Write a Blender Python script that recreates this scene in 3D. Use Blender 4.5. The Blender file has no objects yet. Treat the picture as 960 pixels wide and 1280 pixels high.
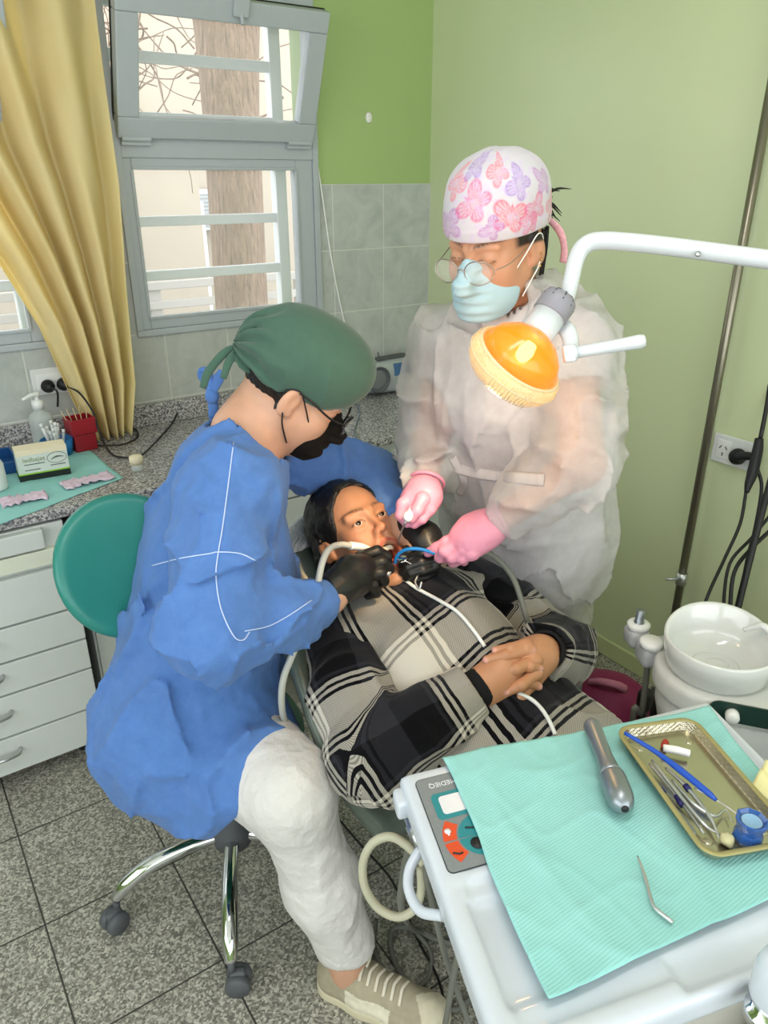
import bpy, bmesh, math, random
import numpy as np
from mathutils import Vector, Matrix
random.seed(7)
C = bpy.context.scene.collection
PI = math.pi
# ---------------------------------------------------------------- camera measurements
CF, CTH, CAZ, CH = 940.0, math.radians(24), math.radians(34.5), 1.62
FW = np.array((math.sin(CAZ)*math.cos(CTH), math.cos(CAZ)*math.cos(CTH), -math.sin(CTH)))
RT = np.array((math.cos(CAZ), -math.sin(CAZ), 0.0))
UP = np.array((math.sin(CAZ)*math.sin(CTH), math.cos(CAZ)*math.sin(CTH), math.cos(CTH)))
EYE = np.array((0, 0, CH))
def ray(u, v): return FW + (u-480)/CF*RT - (v-640)/CF*UP
def at(u, v, d): return EYE + ray(u, v)*d            # a measured pixel at depth d -> world point
def atz(u, v, z):
    r = ray(u, v); return EYE + r*((z-CH)/r[2])
def atx(u, v, x):
    r = ray(u, v); return EYE + r*(x/r[0])
def aty(u, v, y):
    r = ray(u, v); return EYE + r*(y/r[1])
def cdir(r, u, f):                                     # direction given as right / up / forward seen from the doorway
    w = r*RT+u*UP+f*FW; return w/np.linalg.norm(w)
def frame(F, U):                                       # columns forward, left, up
    F = np.array(F, float); F /= np.linalg.norm(F)
    U = np.array(U, float); U -= F*(U@F); U /= np.linalg.norm(U)
    return np.stack([F, np.cross(U, F), U], 1)
def nrm(v):
    v = np.array(v, float); return v/np.linalg.norm(v)
# ---------------------------------------------------------------- materials
def lin(c):
    if isinstance(c, str):
        c = [int(c[i:i+2], 16)/255 for i in (1, 3, 5)]
    return tuple(x/12.92 if x <= .04045 else ((x+.055)/1.055)**2.4 for x in c)+(1.0,)
class NT:
    def __init__(s, name):
        s.m = bpy.data.materials.new(name); s.m.use_nodes = True
        s.t = s.m.node_tree; s.n = s.t.nodes; s.b = s.n['Principled BSDF']; s.out = s.n['Material Output']
    def node(s, typ, **kw):
        n = s.n.new('ShaderNode'+typ)
        for k, v in kw.items(): setattr(n, k, v)
        return n
    def link(s, a, b): s.t.links.new(a, b)
    def val(s, sock, v):
        if isinstance(v, bpy.types.NodeSocket): s.link(v, sock)
        else: sock.default_value = v
    def math(s, op, a, b=0.0, c=None):
        n = s.node('Math', operation=op); s.val(n.inputs[0], a); s.val(n.inputs[1], b)
        if c is not None: s.val(n.inputs[2], c)
        return n.outputs[0]
    def mix(s, f, a, b):
        n = s.node('Mix', data_type='RGBA'); s.val(n.inputs[0], f); s.val(n.inputs[6], a); s.val(n.inputs[7], b)
        return n.outputs[2]
    def coord(s, out='Object', scale=(1, 1, 1)):
        tc = s.node('TexCoord'); mp = s.node('Mapping'); mp.inputs['Scale'].default_value = scale
        s.link(tc.outputs[out], mp.inputs[0]); return mp.outputs[0]
    def noise(s, vec, scale, detail=3, rough=.5, dist=0):
        n = s.node('TexNoise'); n.inputs['Scale'].default_value = scale; n.inputs['Detail'].default_value = detail
        n.inputs['Roughness'].default_value = rough; n.inputs['Distortion'].default_value = dist
        s.link(vec, n.inputs['Vector']); return n.outputs['Fac']
    def ramp(s, f, stops, interp='LINEAR'):
        n = s.node('ValToRGB'); r = n.color_ramp; r.interpolation = interp
        while len(r.elements) < len(stops): r.elements.new(.5)
        for e, (p, c) in zip(r.elements, stops): e.position = p; e.color = c
        s.link(f, n.inputs[0]); return n.outputs[0]
    def bump(s, h, strength=.3, dist=.01):
        n = s.node('Bump'); n.inputs['Strength'].default_value = strength; n.inputs['Distance'].default_value = dist
        s.link(h, n.inputs['Height']); s.link(n.outputs[0], s.b.inputs['Normal']); return n
def mat(name, col, rough=.5, metal=0, spec=.5, var=0, vscale=30, bump=0, bscale=60, bdist=.003, alpha=1, trans=0, ior=1.45, emit=None, estr=0, coat=0, sss=0, sheen=0, vec='Object', stretch=(1, 1, 1)):
    t = NT(name); b = t.b; c = lin(col)
    b.inputs['Base Color'].default_value = c; b.inputs['Roughness'].default_value = rough
    b.inputs['Metallic'].default_value = metal; b.inputs['Specular IOR Level'].default_value = spec
    b.inputs['IOR'].default_value = ior; b.inputs['Alpha'].default_value = alpha
    b.inputs['Transmission Weight'].default_value = trans; b.inputs['Coat Weight'].default_value = coat
    b.inputs['Sheen Weight'].default_value = sheen
    if sss:
        b.inputs['Subsurface Weight'].default_value = sss; b.inputs['Subsurface Radius'].default_value = (1, .35, .2); b.inputs['Subsurface Scale'].default_value = .006
    if emit: b.inputs['Emission Color'].default_value = lin(emit); b.inputs['Emission Strength'].default_value = estr
    v = t.coord(vec, stretch)
    f = t.noise(v, vscale, 4)
    va = max(var, .04)
    t.link(t.mix(f, tuple(x*(1-va) for x in c[:3])+(1,), tuple(min(1, x*(1+va)) for x in c[:3])+(1,)), b.inputs['Base Color'])
    if bump: t.bump(t.noise(v, bscale, 4), bump, bdist)
    return t.m
def attr_mat(name, rough=.5, sss=0, bump=0, bscale=200, bdist=.001, spec=.5, sheen=0):
    t = NT(name); a = t.node('Attribute', attribute_name='col'); t.link(a.outputs['Color'], t.b.inputs['Base Color'])
    t.b.inputs['Roughness'].default_value = rough; t.b.inputs['Specular IOR Level'].default_value = spec; t.b.inputs['Sheen Weight'].default_value = sheen
    if sss:
        t.b.inputs['Subsurface Weight'].default_value = sss; t.b.inputs['Subsurface Radius'].default_value = (1, .35, .2); t.b.inputs['Subsurface Scale'].default_value = .006
    if bump: t.bump(t.noise(t.coord(), bscale, 3), bump, bdist)
    return t.m
# ---------------------------------------------------------------- objects
ORG = np.zeros(3)
def thing(name, label, cat, loc=(0, 0, 0), rotz=0, group=None):
    global ORG
    o = bpy.data.objects.new(name, None); C.objects.link(o); o.location = loc; o.rotation_euler = (0, 0, rotz)
    o.empty_display_size = .05
    o['label'] = label; o['category'] = cat
    if group: o['group'] = group
    ORG = np.array(loc, float); return o
def tag(o, label, cat, group=None):
    o['label'] = label; o['category'] = cat
    if group: o['group'] = group
    return o
def setting(o): o['kind'] = 'structure'; return o
def mk(name, vf, m, parent=None, smooth=True, cols=None, uv=None, local=False, loc=None, label=None, auto=None):
    V, F = vf
    V = np.asarray(V, float)
    if parent is not None and not local: V = V-ORG
    if loc is not None: V = V-np.array(loc)
    me = bpy.data.meshes.new(name); me.from_pydata(V.tolist(), [], F if isinstance(F, list) else F.tolist())
    me.update()
    if smooth: me.polygons.foreach_set('use_smooth', [True]*len(me.polygons))
    if cols is not None:
        a = me.color_attributes.new('col', 'FLOAT_COLOR', 'POINT'); a.data.foreach_set('color', np.asarray(cols, 'f').ravel())
    if uv is not None:
        a = me.attributes.new('cloth', 'FLOAT_VECTOR', 'POINT'); a.data.foreach_set('vector', np.asarray(uv, 'f').ravel())
    me.materials.append(m)
    o = bpy.data.objects.new(name, me); C.objects.link(o); o.parent = parent
    if loc is not None: o.location = loc
    if label: o['label'] = label
    if auto:
        md = o.modifiers.new('sharp', 'EDGE_SPLIT'); md.split_angle = math.radians(auto)
    return o
class MB:                                              # collects shapes into ONE mesh
    def __init__(s): s.bm = bmesh.new()
    def data(s):
        s.bm.verts.index_update()
        V = [tuple(v.co) for v in s.bm.verts]; F = [[v.index for v in f.verts] for f in s.bm.faces]
        s.bm.free(); return V, F
    def _add(s, V, F):
        vs = [s.bm.verts.new(tuple(map(float, v))) for v in V]
        for f in F:
            try: s.bm.faces.new([vs[i] for i in f])
            except ValueError: pass
        return s
    def box(s, c, size, R=None, bev=0, seg=2):
        b = bmesh.new(); bmesh.ops.create_cube(b, size=1)
        for v in b.verts: v.co = Vector((v.co.x*size[0], v.co.y*size[1], v.co.z*size[2]))
        if bev: bmesh.ops.bevel(b, geom=list(b.edges), offset=min(bev, min(size)*.49), segments=seg, profile=.5, affect='EDGES')
        b.verts.index_update()
        V = np.array([v.co[:] for v in b.verts]); F = [[v.index for v in f.verts] for f in b.faces]; b.free()
        if R is not None: V = V@np.asarray(R).T
        return s._add(V+np.array(c), F)
    def bb(s, x0, x1, y0, y1, z0, z1, bev=0, seg=2):
        return s.box(((x0+x1)/2, (y0+y1)/2, (z0+z1)/2), (x1-x0, y1-y0, z1-z0), None, bev, seg)
    def tube(s, pts, r, n=12, cap=True, sub=0, closed=False, flat=None):
        P = np.array(pts, float)
        r = np.full(len(P), r, float) if np.isscalar(r) else np.array(r, float)
        if sub: P, r = spline(P, r, sub, closed)
        m = len(P)
        T = np.gradient(P, axis=0)
        if closed: T = np.roll(P, -1, 0)-np.roll(P, 1, 0)
        T /= np.linalg.norm(T, axis=1)[:, None]+1e-12
        a = np.array((0, 0, 1.)) if abs(T[0][2]) < .9 else np.array((1., 0, 0))
        if flat is not None: a = np.array(flat[0], float)
        N = a-T[0]*(a@T[0]); N /= np.linalg.norm(N)
        V = []
        for i in range(m):
            if flat is not None: N = np.array(flat[0], float)
            N = N-T[i]*(N@T[i]); N /= np.linalg.norm(N); B = np.cross(T[i], N)
            fl = flat[1] if flat is not None else 1
            for k in range(n):
                t = 2*PI*k/n; V.append(P[i]+r[i]*(fl*N*math.cos(t)+B*math.sin(t)))
        F = []
        for i in range(m if closed else m-1):
            j = (i+1) % m
            for k in range(n):
                l = (k+1) % n; F.append([i*n+k, i*n+l, j*n+l, j*n+k])
        if cap and not closed: F += [list(range(n))[::-1], [(m-1)*n+k for k in range(n)]]
        return s._add(V, F)
    def lathe(s, prof, n=32, c=(0, 0, 0), R=None, sx=1, sy=1, arc=None):
        V = []; F = []
        R = np.eye(3) if R is None else np.asarray(R)
        c = np.array(c, float)
        for (r, z) in prof:
            for k in range(n):
                t = 2*PI*k/n; V.append(c+R@np.array((r*math.cos(t)*sx, r*math.sin(t)*sy, z)))
        m = len(prof)
        for i in range(m-1):
            for k in range(n):
                l = (k+1) % n; F.append([i*n+k, i*n+l, (i+1)*n+l, (i+1)*n+k])
        if prof[0][0] > 1e-6: F.append(list(range(n))[::-1])
        if prof[-1][0] > 1e-6: F.append([(m-1)*n+k for k in range(n)])
        s._add(V, F); bmesh.ops.remove_doubles(s.bm, verts=list(s.bm.verts), dist=1e-6); return s
    def prism(s, poly, z0, z1, R=None, c=(0, 0, 0), bev=0):
        b = bmesh.new(); n = len(poly)
        lo = [b.verts.new((x, y, z0)) for x, y in poly]; hi = [b.verts.new((x, y, z1)) for x, y in poly]
        b.faces.new(lo[::-1]); b.faces.new(hi)
        for i in range(n): b.faces.new([lo[i], lo[(i+1) % n], hi[(i+1) % n], hi[i]])
        bmesh.ops.recalc_face_normals(b, faces=list(b.faces))
        if bev: bmesh.ops.bevel(b, geom=[e for e in b.edges], offset=bev, segments=2, profile=.5, affect='EDGES')
        b.verts.index_update()
        V = np.array([v.co[:] for v in b.verts]); F = [[v.index for v in f.verts] for f in b.faces]; b.free()
        if R is not None: V = V@np.asarray(R).T
        return s._add(V+np.array(c), F)
    def sphere(s, c, r, R=None, n=16):
        r = (r, r, r) if np.isscalar(r) else r
        prof = [(math.sin(PI*i/n), -math.cos(PI*i/n)) for i in range(n+1)]
        prof[0] = (0, -1); prof[-1] = (0, 1)
        V = []; F = []
        R = np.eye(3) if R is None else np.asarray(R)
        k0 = n*2
        for q, z in prof:
            for k in range(k0):
                t = 2*PI*k/k0; V.append(np.array(c)+R@np.array((q*math.cos(t)*r[0], q*math.sin(t)*r[1], z*r[2])))
        for i in range(n):
            for k in range(k0): F.append([i*k0+k, i*k0+(k+1) % k0, (i+1)*k0+(k+1) % k0, (i+1)*k0+k])
        s._add(V, F); bmesh.ops.remove_doubles(s.bm, verts=list(s.bm.verts), dist=1e-7); return s
    def sheet(s, G, th, both=True):                    # a grid of points given real thickness
        G = np.array(G, float); a, b, _ = G.shape
        du = np.gradient(G, axis=0); dv = np.gradient(G, axis=1)
        N = np.cross(du, dv); N /= np.linalg.norm(N, axis=2)[..., None]+1e-12
        V = np.concatenate([(G+N*th/2).reshape(-1, 3), (G-N*th/2).reshape(-1, 3)]); o = a*b; F = []
        for i in range(a-1):
            for j in range(b-1):
                q = [i*b+j, (i+1)*b+j, (i+1)*b+j+1, i*b+j+1]; F.append(q); F.append([x+o for x in q[::-1]])
        ring = [(0, j) for j in range(b)]+[(i, b-1) for i in range(1, a)]+[(a-1, j) for j in range(b-2, -1, -1)]+[(i, 0) for i in range(a-2, 0, -1)]
        ring = [i*b+j for i, j in ring]
        for x, y in zip(ring, ring[1:]+ring[:1]): F.append([x, y, y+o, x+o])
        return s._add(V, F)
def spline(P, r, sub, closed=False):
    P = np.array(P, float); m = len(P); out = []; ro = []
    seg = m if closed else m-1
    for i in range(seg):
        p0 = P[(i-1) % m] if closed or i > 0 else 2*P[0]-P[1]
        p1 = P[i]; p2 = P[(i+1) % m]
        p3 = P[(i+2) % m] if closed or i+2 < m else 2*P[-1]-P[-2]
        for k in range(sub):
            t = k/sub
            out.append(.5*((2*p1)+(-p0+p2)*t+(2*p0-5*p1+4*p2-p3)*t*t+(-p0+3*p1-3*p2+p3)*t**3)); ro.append(r[i]*(1-t)+r[(i+1) % m]*t)
    if not closed: out.append(P[-1]); ro.append(r[-1])
    return np.array(out), np.array(ro)
def rotx(a): c, s = math.cos(a), math.sin(a); return np.array([[1, 0, 0], [0, c, -s], [0, s, c]])
def roty(a): c, s = math.cos(a), math.sin(a); return np.array([[c, 0, s], [0, 1, 0], [-s, 0, c]])
def rotz(a): c, s = math.cos(a), math.sin(a); return np.array([[c, -s, 0], [s, c, 0], [0, 0, 1]])
def zto(d):                                            # rotation taking +z to d
    d = nrm(d); a = np.array((1., 0, 0)) if abs(d[0]) < .9 else np.array((0, 1., 0))
    x = nrm(np.cross(a, d)); return np.stack([x, np.cross(d, x), d], 1)
# ---------------------------------------------------------------- organic shapes (distance fields -> one skin)
def hsh(i, j, k, s):
    n = (i*374761393+j*668265263+k*1274126177+s*974634777) & 0xffffffff
    n = ((n ^ (n >> 13))*1274126177) & 0xffffffff
    return ((n ^ (n >> 16)) & 0xffff)/32767.5-1
def noise3(P, sc=1.0, seed=0):
    P = P*np.array(sc, float); I = np.floor(P).astype(np.int64); f = P-I; f = f*f*f*(f*(f*6-15)+10)
    r = 0
    for a in (0, 1):
        for b in (0, 1):
            for c in (0, 1):
                w = (f[:, 0] if a else 1-f[:, 0])*(f[:, 1] if b else 1-f[:, 1])*(f[:, 2] if c else 1-f[:, 2])
                r = r+w*hsh(I[:, 0]+a, I[:, 1]+b, I[:, 2]+c, seed)
    return r
def ridge(P, sc, seed=0, warp=.25, wsc=4):             # sharp creases like crumpled cloth
    Q = P+warp*np.stack([noise3(P, wsc, seed+11), noise3(P, wsc, seed+12), noise3(P, wsc, seed+13)], 1)/wsc
    return 1-2*np.abs(noise3(Q, sc, seed))**.8
def smin(a, b, k):
    if k <= 0: return np.minimum(a, b)
    h = np.maximum(k-np.abs(a-b), 0)/k
    return np.minimum(a, b)-h*h*k*.25
def smax(a, b, k): return -smin(-a, -b, k)
def cap(P, a, b, ra, rb, n=None, s=1.0):               # tapered limb; flattened by s along n
    a = np.array(a, float); b = np.array(b, float); Q = P; k = 1
    if n is not None:
        n = nrm(n); k = min(1, s)
        Q = P+np.outer((P-a)@n, n)*(1/s-1); b = b+n*((b-a)@n)*(1/s-1)
    d = b-a; L = d@d+1e-12
    t = np.clip(((Q-a)@d)/L, 0, 1)
    return (np.linalg.norm(Q-a-t[:, None]*d, axis=1)-(ra+(rb-ra)*t))*k
def ell(P, c, r, R=None):
    Q = P-np.array(c, float)
    if R is not None: Q = Q@np.asarray(R)
    r = np.array(r, float)
    k0 = np.linalg.norm(Q/r, axis=1); k1 = np.linalg.norm(Q/(r*r), axis=1)+1e-9
    return k0*(k0-1)/k1
def chain(P, pts, rad, k=.01, n=None, s=1.0):
    d = None
    for i in range(len(pts)-1):
        e = cap(P, pts[i], pts[i+1], rad[i], rad[i+1], n, s); d = e if d is None else smin(d, e, k)
    return d
def net(fn, lo, hi, h, smooth=1):
    lo = np.array(lo, float); hi = np.array(hi, float)
    B = 4; nb = np.ceil((hi-lo)/(h*B)).astype(int)+1; n = nb*B
    bc = np.stack(np.meshgrid(*[np.arange(nb[i])*B*h+lo[i]+(B-1)/2*h for i in range(3)], indexing='ij'), -1).reshape(-1, 3)
    bd = fn(bc); act = np.abs(bd) < B*h*1.25
    V = np.repeat(np.repeat(np.repeat(bd.reshape(nb), B, 0), B, 1), B, 2)
    ai = np.argwhere(act.reshape(nb))
    off = np.stack(np.meshgrid(*[np.arange(B)]*3, indexing='ij'), -1).reshape(-1, 3)
    idx = (ai[:, None, :]*B+off[None]).reshape(-1, 3)
    for s in range(0, len(idx), 400000):
        q = idx[s:s+400000]; V[q[:, 0], q[:, 1], q[:, 2]] = fn(q*h+lo)
    ins = V < 0
    S = sum(ins[a:n[0]-1+a, b:n[1]-1+b, c:n[2]-1+c].astype(np.int8) for a in (0, 1) for b in (0, 1) for c in (0, 1))
    cell = np.argwhere((S > 0) & (S < 8)); ids = -np.ones(n-1, int); ids[cell[:, 0], cell[:, 1], cell[:, 2]] = np.arange(len(cell))
    acc = np.zeros((len(cell), 3)); cnt = np.zeros(len(cell))
    cs = [np.array((a, b, c)) for a in (0, 1) for b in (0, 1) for c in (0, 1)]
    for p in cs:
        for ax in range(3):
            if p[ax]: continue
            q = p.copy(); q[ax] = 1
            A = cell+p; D = cell+q
            va = V[A[:, 0], A[:, 1], A[:, 2]]; vb = V[D[:, 0], D[:, 1], D[:, 2]]
            x = (va < 0) != (vb < 0); t = va[x]/(va[x]-vb[x])
            pt = np.tile(p.astype(float), (x.sum(), 1)); pt[:, ax] = t
            acc[x] += pt; cnt[x] += 1
    W = lo+(cell+acc/cnt[:, None])*h
    F = []
    for ax in range(3):
        o1, o2 = (ax+1) % 3, (ax+2) % 3
        sl = [slice(1, n[i]-1) for i in range(3)]; sl[ax] = slice(0, n[ax]-1); sh = list(sl); sh[ax] = slice(1, n[ax])
        a = ins[tuple(sl)]; b = ins[tuple(sh)]
        for flip, mk_ in ((False, a & ~b), (True, ~a & b)):
            e = np.argwhere(mk_)+[0 if i == ax else 1 for i in range(3)]
            if not len(e): continue
            def g(d1, d2):
                q = e.copy(); q[:, o1] -= d1; q[:, o2] -= d2; return ids[q[:, 0], q[:, 1], q[:, 2]]
            Q = np.stack([g(1, 1), g(0, 1), g(0, 0), g(1, 0)], 1)
            F.append(Q[:, ::-1] if flip else Q)
    F = np.concatenate(F); F = F[(F >= 0).all(1)]
    for _ in range(smooth): W = relax(W, F, .5)
    return W, F
def relax(W, F, f):
    i = np.concatenate([F[:, a] for a in range(4)]*2); j = np.concatenate([F[:, (a+1) % 4] for a in range(4)]+[F[:, (a+3) % 4] for a in range(4)])
    n = len(W); c = np.bincount(i, minlength=n)
    A = np.stack([np.bincount(i, W[j, k], n) for k in range(3)], 1)
    return W+(A/np.maximum(c, 1)[:, None]-W)*f
def keep(vf, mask):                                    # drop faces with any vertex outside the mask
    V, F = vf; F = np.asarray(F); F = F[mask[F].all(1)]
    u, inv = np.unique(F, return_inverse=True); return V[u], inv.reshape(F.shape)
def joinvf(*ms):
    V = []; F = []; o = 0
    for v, f in ms:
        V.append(np.asarray(v, float)); F += [[int(i)+o for i in q] for q in f]; o += len(v)
    return np.concatenate(V), F
def bounds(pts, pad): p = np.array(pts); return p.min(0)-pad, p.max(0)+pad
# ================================================================ the room
XW, YW, ZC = 2.003, 2.593, 2.75
XL, YF = -1.9, -2.2
WT = .16
scn = bpy.context.scene
cam = bpy.data.objects.new('camera', bpy.data.cameras.new('camera')); C.objects.link(cam)
cam.location = (0, 0, CH); cam.rotation_euler = (PI/2-CTH, 0, -CAZ)
cam.data.sensor_fit = 'VERTICAL'; cam.data.sensor_height = 36; cam.data.lens = CF/1280*36; cam.data.clip_start = .05
scn.camera = cam
def paint(name, c1, rough=.35, bumps=.15):
    return mat(name, c1, rough, var=.05, vscale=2.2, bump=bumps, bscale=14, bdist=.006)
M_green = paint('green_gloss_paint', '#cdd6ad', .3)
M_greenw = paint('green_wall_paint', '#a3b97a', .45)
M_white = mat('white_ceiling', '#e8e8e2', .8)
M_alu = mat('window_white_enamel', '#adb3b8', .4, var=.03)
M_plaster = mat('white_plaster', '#eceae4', .8, bump=.2, bscale=40)
# floor: terrazzo tiles with dark joints
t = NT('terrazzo_tiles'); v = t.coord('Object')
vo = t.node('TexVoronoi'); vo.inputs['Scale'].default_value = 210; t.link(v, vo.inputs['Vector'])
sp = t.node('SeparateColor'); t.link(vo.outputs['Color'], sp.inputs[0])
chips = t.ramp(sp.outputs[0], [(0, lin('#625f58')), (.35, lin('#8d8a80')), (.62, lin('#b5b1a5')), (.86, lin('#d4d0c3')), (1, lin('#e6e1d4'))])
base = t.mix(.12, chips, lin('#8f8c82'))
br = t.node('TexBrick', offset=0.0); br.inputs['Scale'].default_value = 1; br.inputs['Mortar Size'].default_value = .0025
br.inputs['Mortar Smooth'].default_value = .3
br.inputs['Brick Width'].default_value = .312; br.inputs['Row Height'].default_value = .32
mp = t.node('Mapping'); mp.inputs['Location'].default_value = (-.035, -1.47+.32*5, 0); t.link(v, mp.inputs[0]); t.link(mp.outputs[0], br.inputs['Vector'])
dirt = t.noise(v, 5, 4)
base = t.mix(t.math('MULTIPLY', dirt, .45), base, lin('#5c5a52'))
t.link(t.mix(br.outputs['Fac'], base, lin('#3b3a35')), t.b.inputs['Base Color'])
t.b.inputs['Roughness'].default_value = .42
bp = t.bump(t.math('SUBTRACT', 1.0, br.outputs['Fac']), .4, .002); M_floor = t.m
m = MB(); m.bb(XL-.2, XW+.2, YF-.2, YW+.2, -.1, 0); setting(mk('floor', m.data(), M_floor, smooth=False))
m = MB(); m.bb(XL-.2, XW+.2, YF-.2, YW+.2, ZC, ZC+.1); setting(mk('ceiling', m.data(), M_white, smooth=False))
m = MB(); m.bb(XW, XW+WT, YF-.2, YW+WT, 0, ZC); setting(mk('wall_right', m.data(), M_green, smooth=False))
m = MB(); m.bb(XL-WT, XL, YF-.2, YW+WT, 0, .8); m.bb(XL-WT, XL, YF-.2, YW+WT, 2.45, ZC); m.bb(XL-WT, XL, YF-.2, -1.7, .8, 2.45); m.bb(XL-WT, XL, 1.5, YW+WT, .8, 2.45); setting(mk('wall_left', m.data(), M_greenw, smooth=False))  # unseen wall; its opening is added to light the room from the left
# unseen wall behind the camera, its opening made wide to let in more daylight
m = MB(); m.bb(XL, XW, YF-WT, YF, 0, .7); m.bb(XL, XW, YF-WT, YF, 2.5, ZC); m.bb(XL, -1.7, YF-WT, YF, .7, 2.5); m.bb(1.8, XW, YF-WT, YF, .7, 2.5)
setting(mk('wall_front', m.data(), M_greenw, smooth=False))
# window wall: openings for two windows
W1 = (.765, 1.485, 1.125, 2.17); W2 = (-1.0, .525, 1.125, 2.17)
m = MB()
m.bb(XL, XW, YW, YW+WT, 0, W1[2]); m.bb(XL, XW, YW, YW+WT, W1[3], ZC)
m.bb(XL, W2[0], YW, YW+WT, W1[2], W1[3]); m.bb(W2[1], W1[0], YW, YW+WT, W1[2], W1[3]); m.bb(W1[1], XW, YW, YW+WT, W1[2], W1[3])
setting(mk('wall_back', m.data(), M_greenw, smooth=False))
# grey ceramic tiles up to 1.6 m
t = NT('grey_wall_tiles'); v = t.coord('Object'); sx = t.node('SeparateXYZ'); t.link(v, sx.inputs[0])
cx = t.node('CombineXYZ'); t.link(sx.outputs[0], cx.inputs[0]); t.link(sx.outputs[2], cx.inputs[1])
br = t.node('TexBrick', offset=0.0); br.inputs['Scale'].default_value = 1; br.inputs['Mortar Size'].default_value = .003; br.inputs['Mortar Smooth'].default_value = .5
br.inputs['Brick Width'].default_value = .229; br.inputs['Row Height'].default_value = .2315
mp = t.node('Mapping'); mp.inputs['Location'].default_value = (-1.774+.229*9, -1.597+.2315*8, 0); t.link(cx.outputs[0], mp.inputs[0]); t.link(mp.outputs[0], br.inputs['Vector'])
cl = t.ramp(t.noise(v, 9, 5, .6, 1.5), [(.3, lin('#a9adaa')), (.7, lin('#bfc2be'))])
t.link(t.mix(br.outputs['Fac'], cl, lin('#d0d0c9')), t.b.inputs['Base Color']); t.b.inputs['Roughness'].default_value = .3
t.bump(t.math('SUBTRACT', 1.0, br.outputs['Fac']), .5, .002); M_tile = t.m
m = MB(); e = .008
m.bb(W1[1], XW, YW-e, YW, .8, 1.597); m.bb(XL, W1[1], YW-e, YW, .8, W1[2]); m.bb(W2[1], W1[0], YW-e, YW, W1[2], 1.597)
setting(mk('trim_1', m.data(), M_tile, smooth=False, label='grey tile cladding on the window wall'))
m = MB(); m.bb(XW-.012, XW, YF, YW, 0, .07, .004); setting(mk('baseboard_right', m.data(), mat('cream_baseboard', '#c9cf9f', .5), smooth=False))
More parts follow.
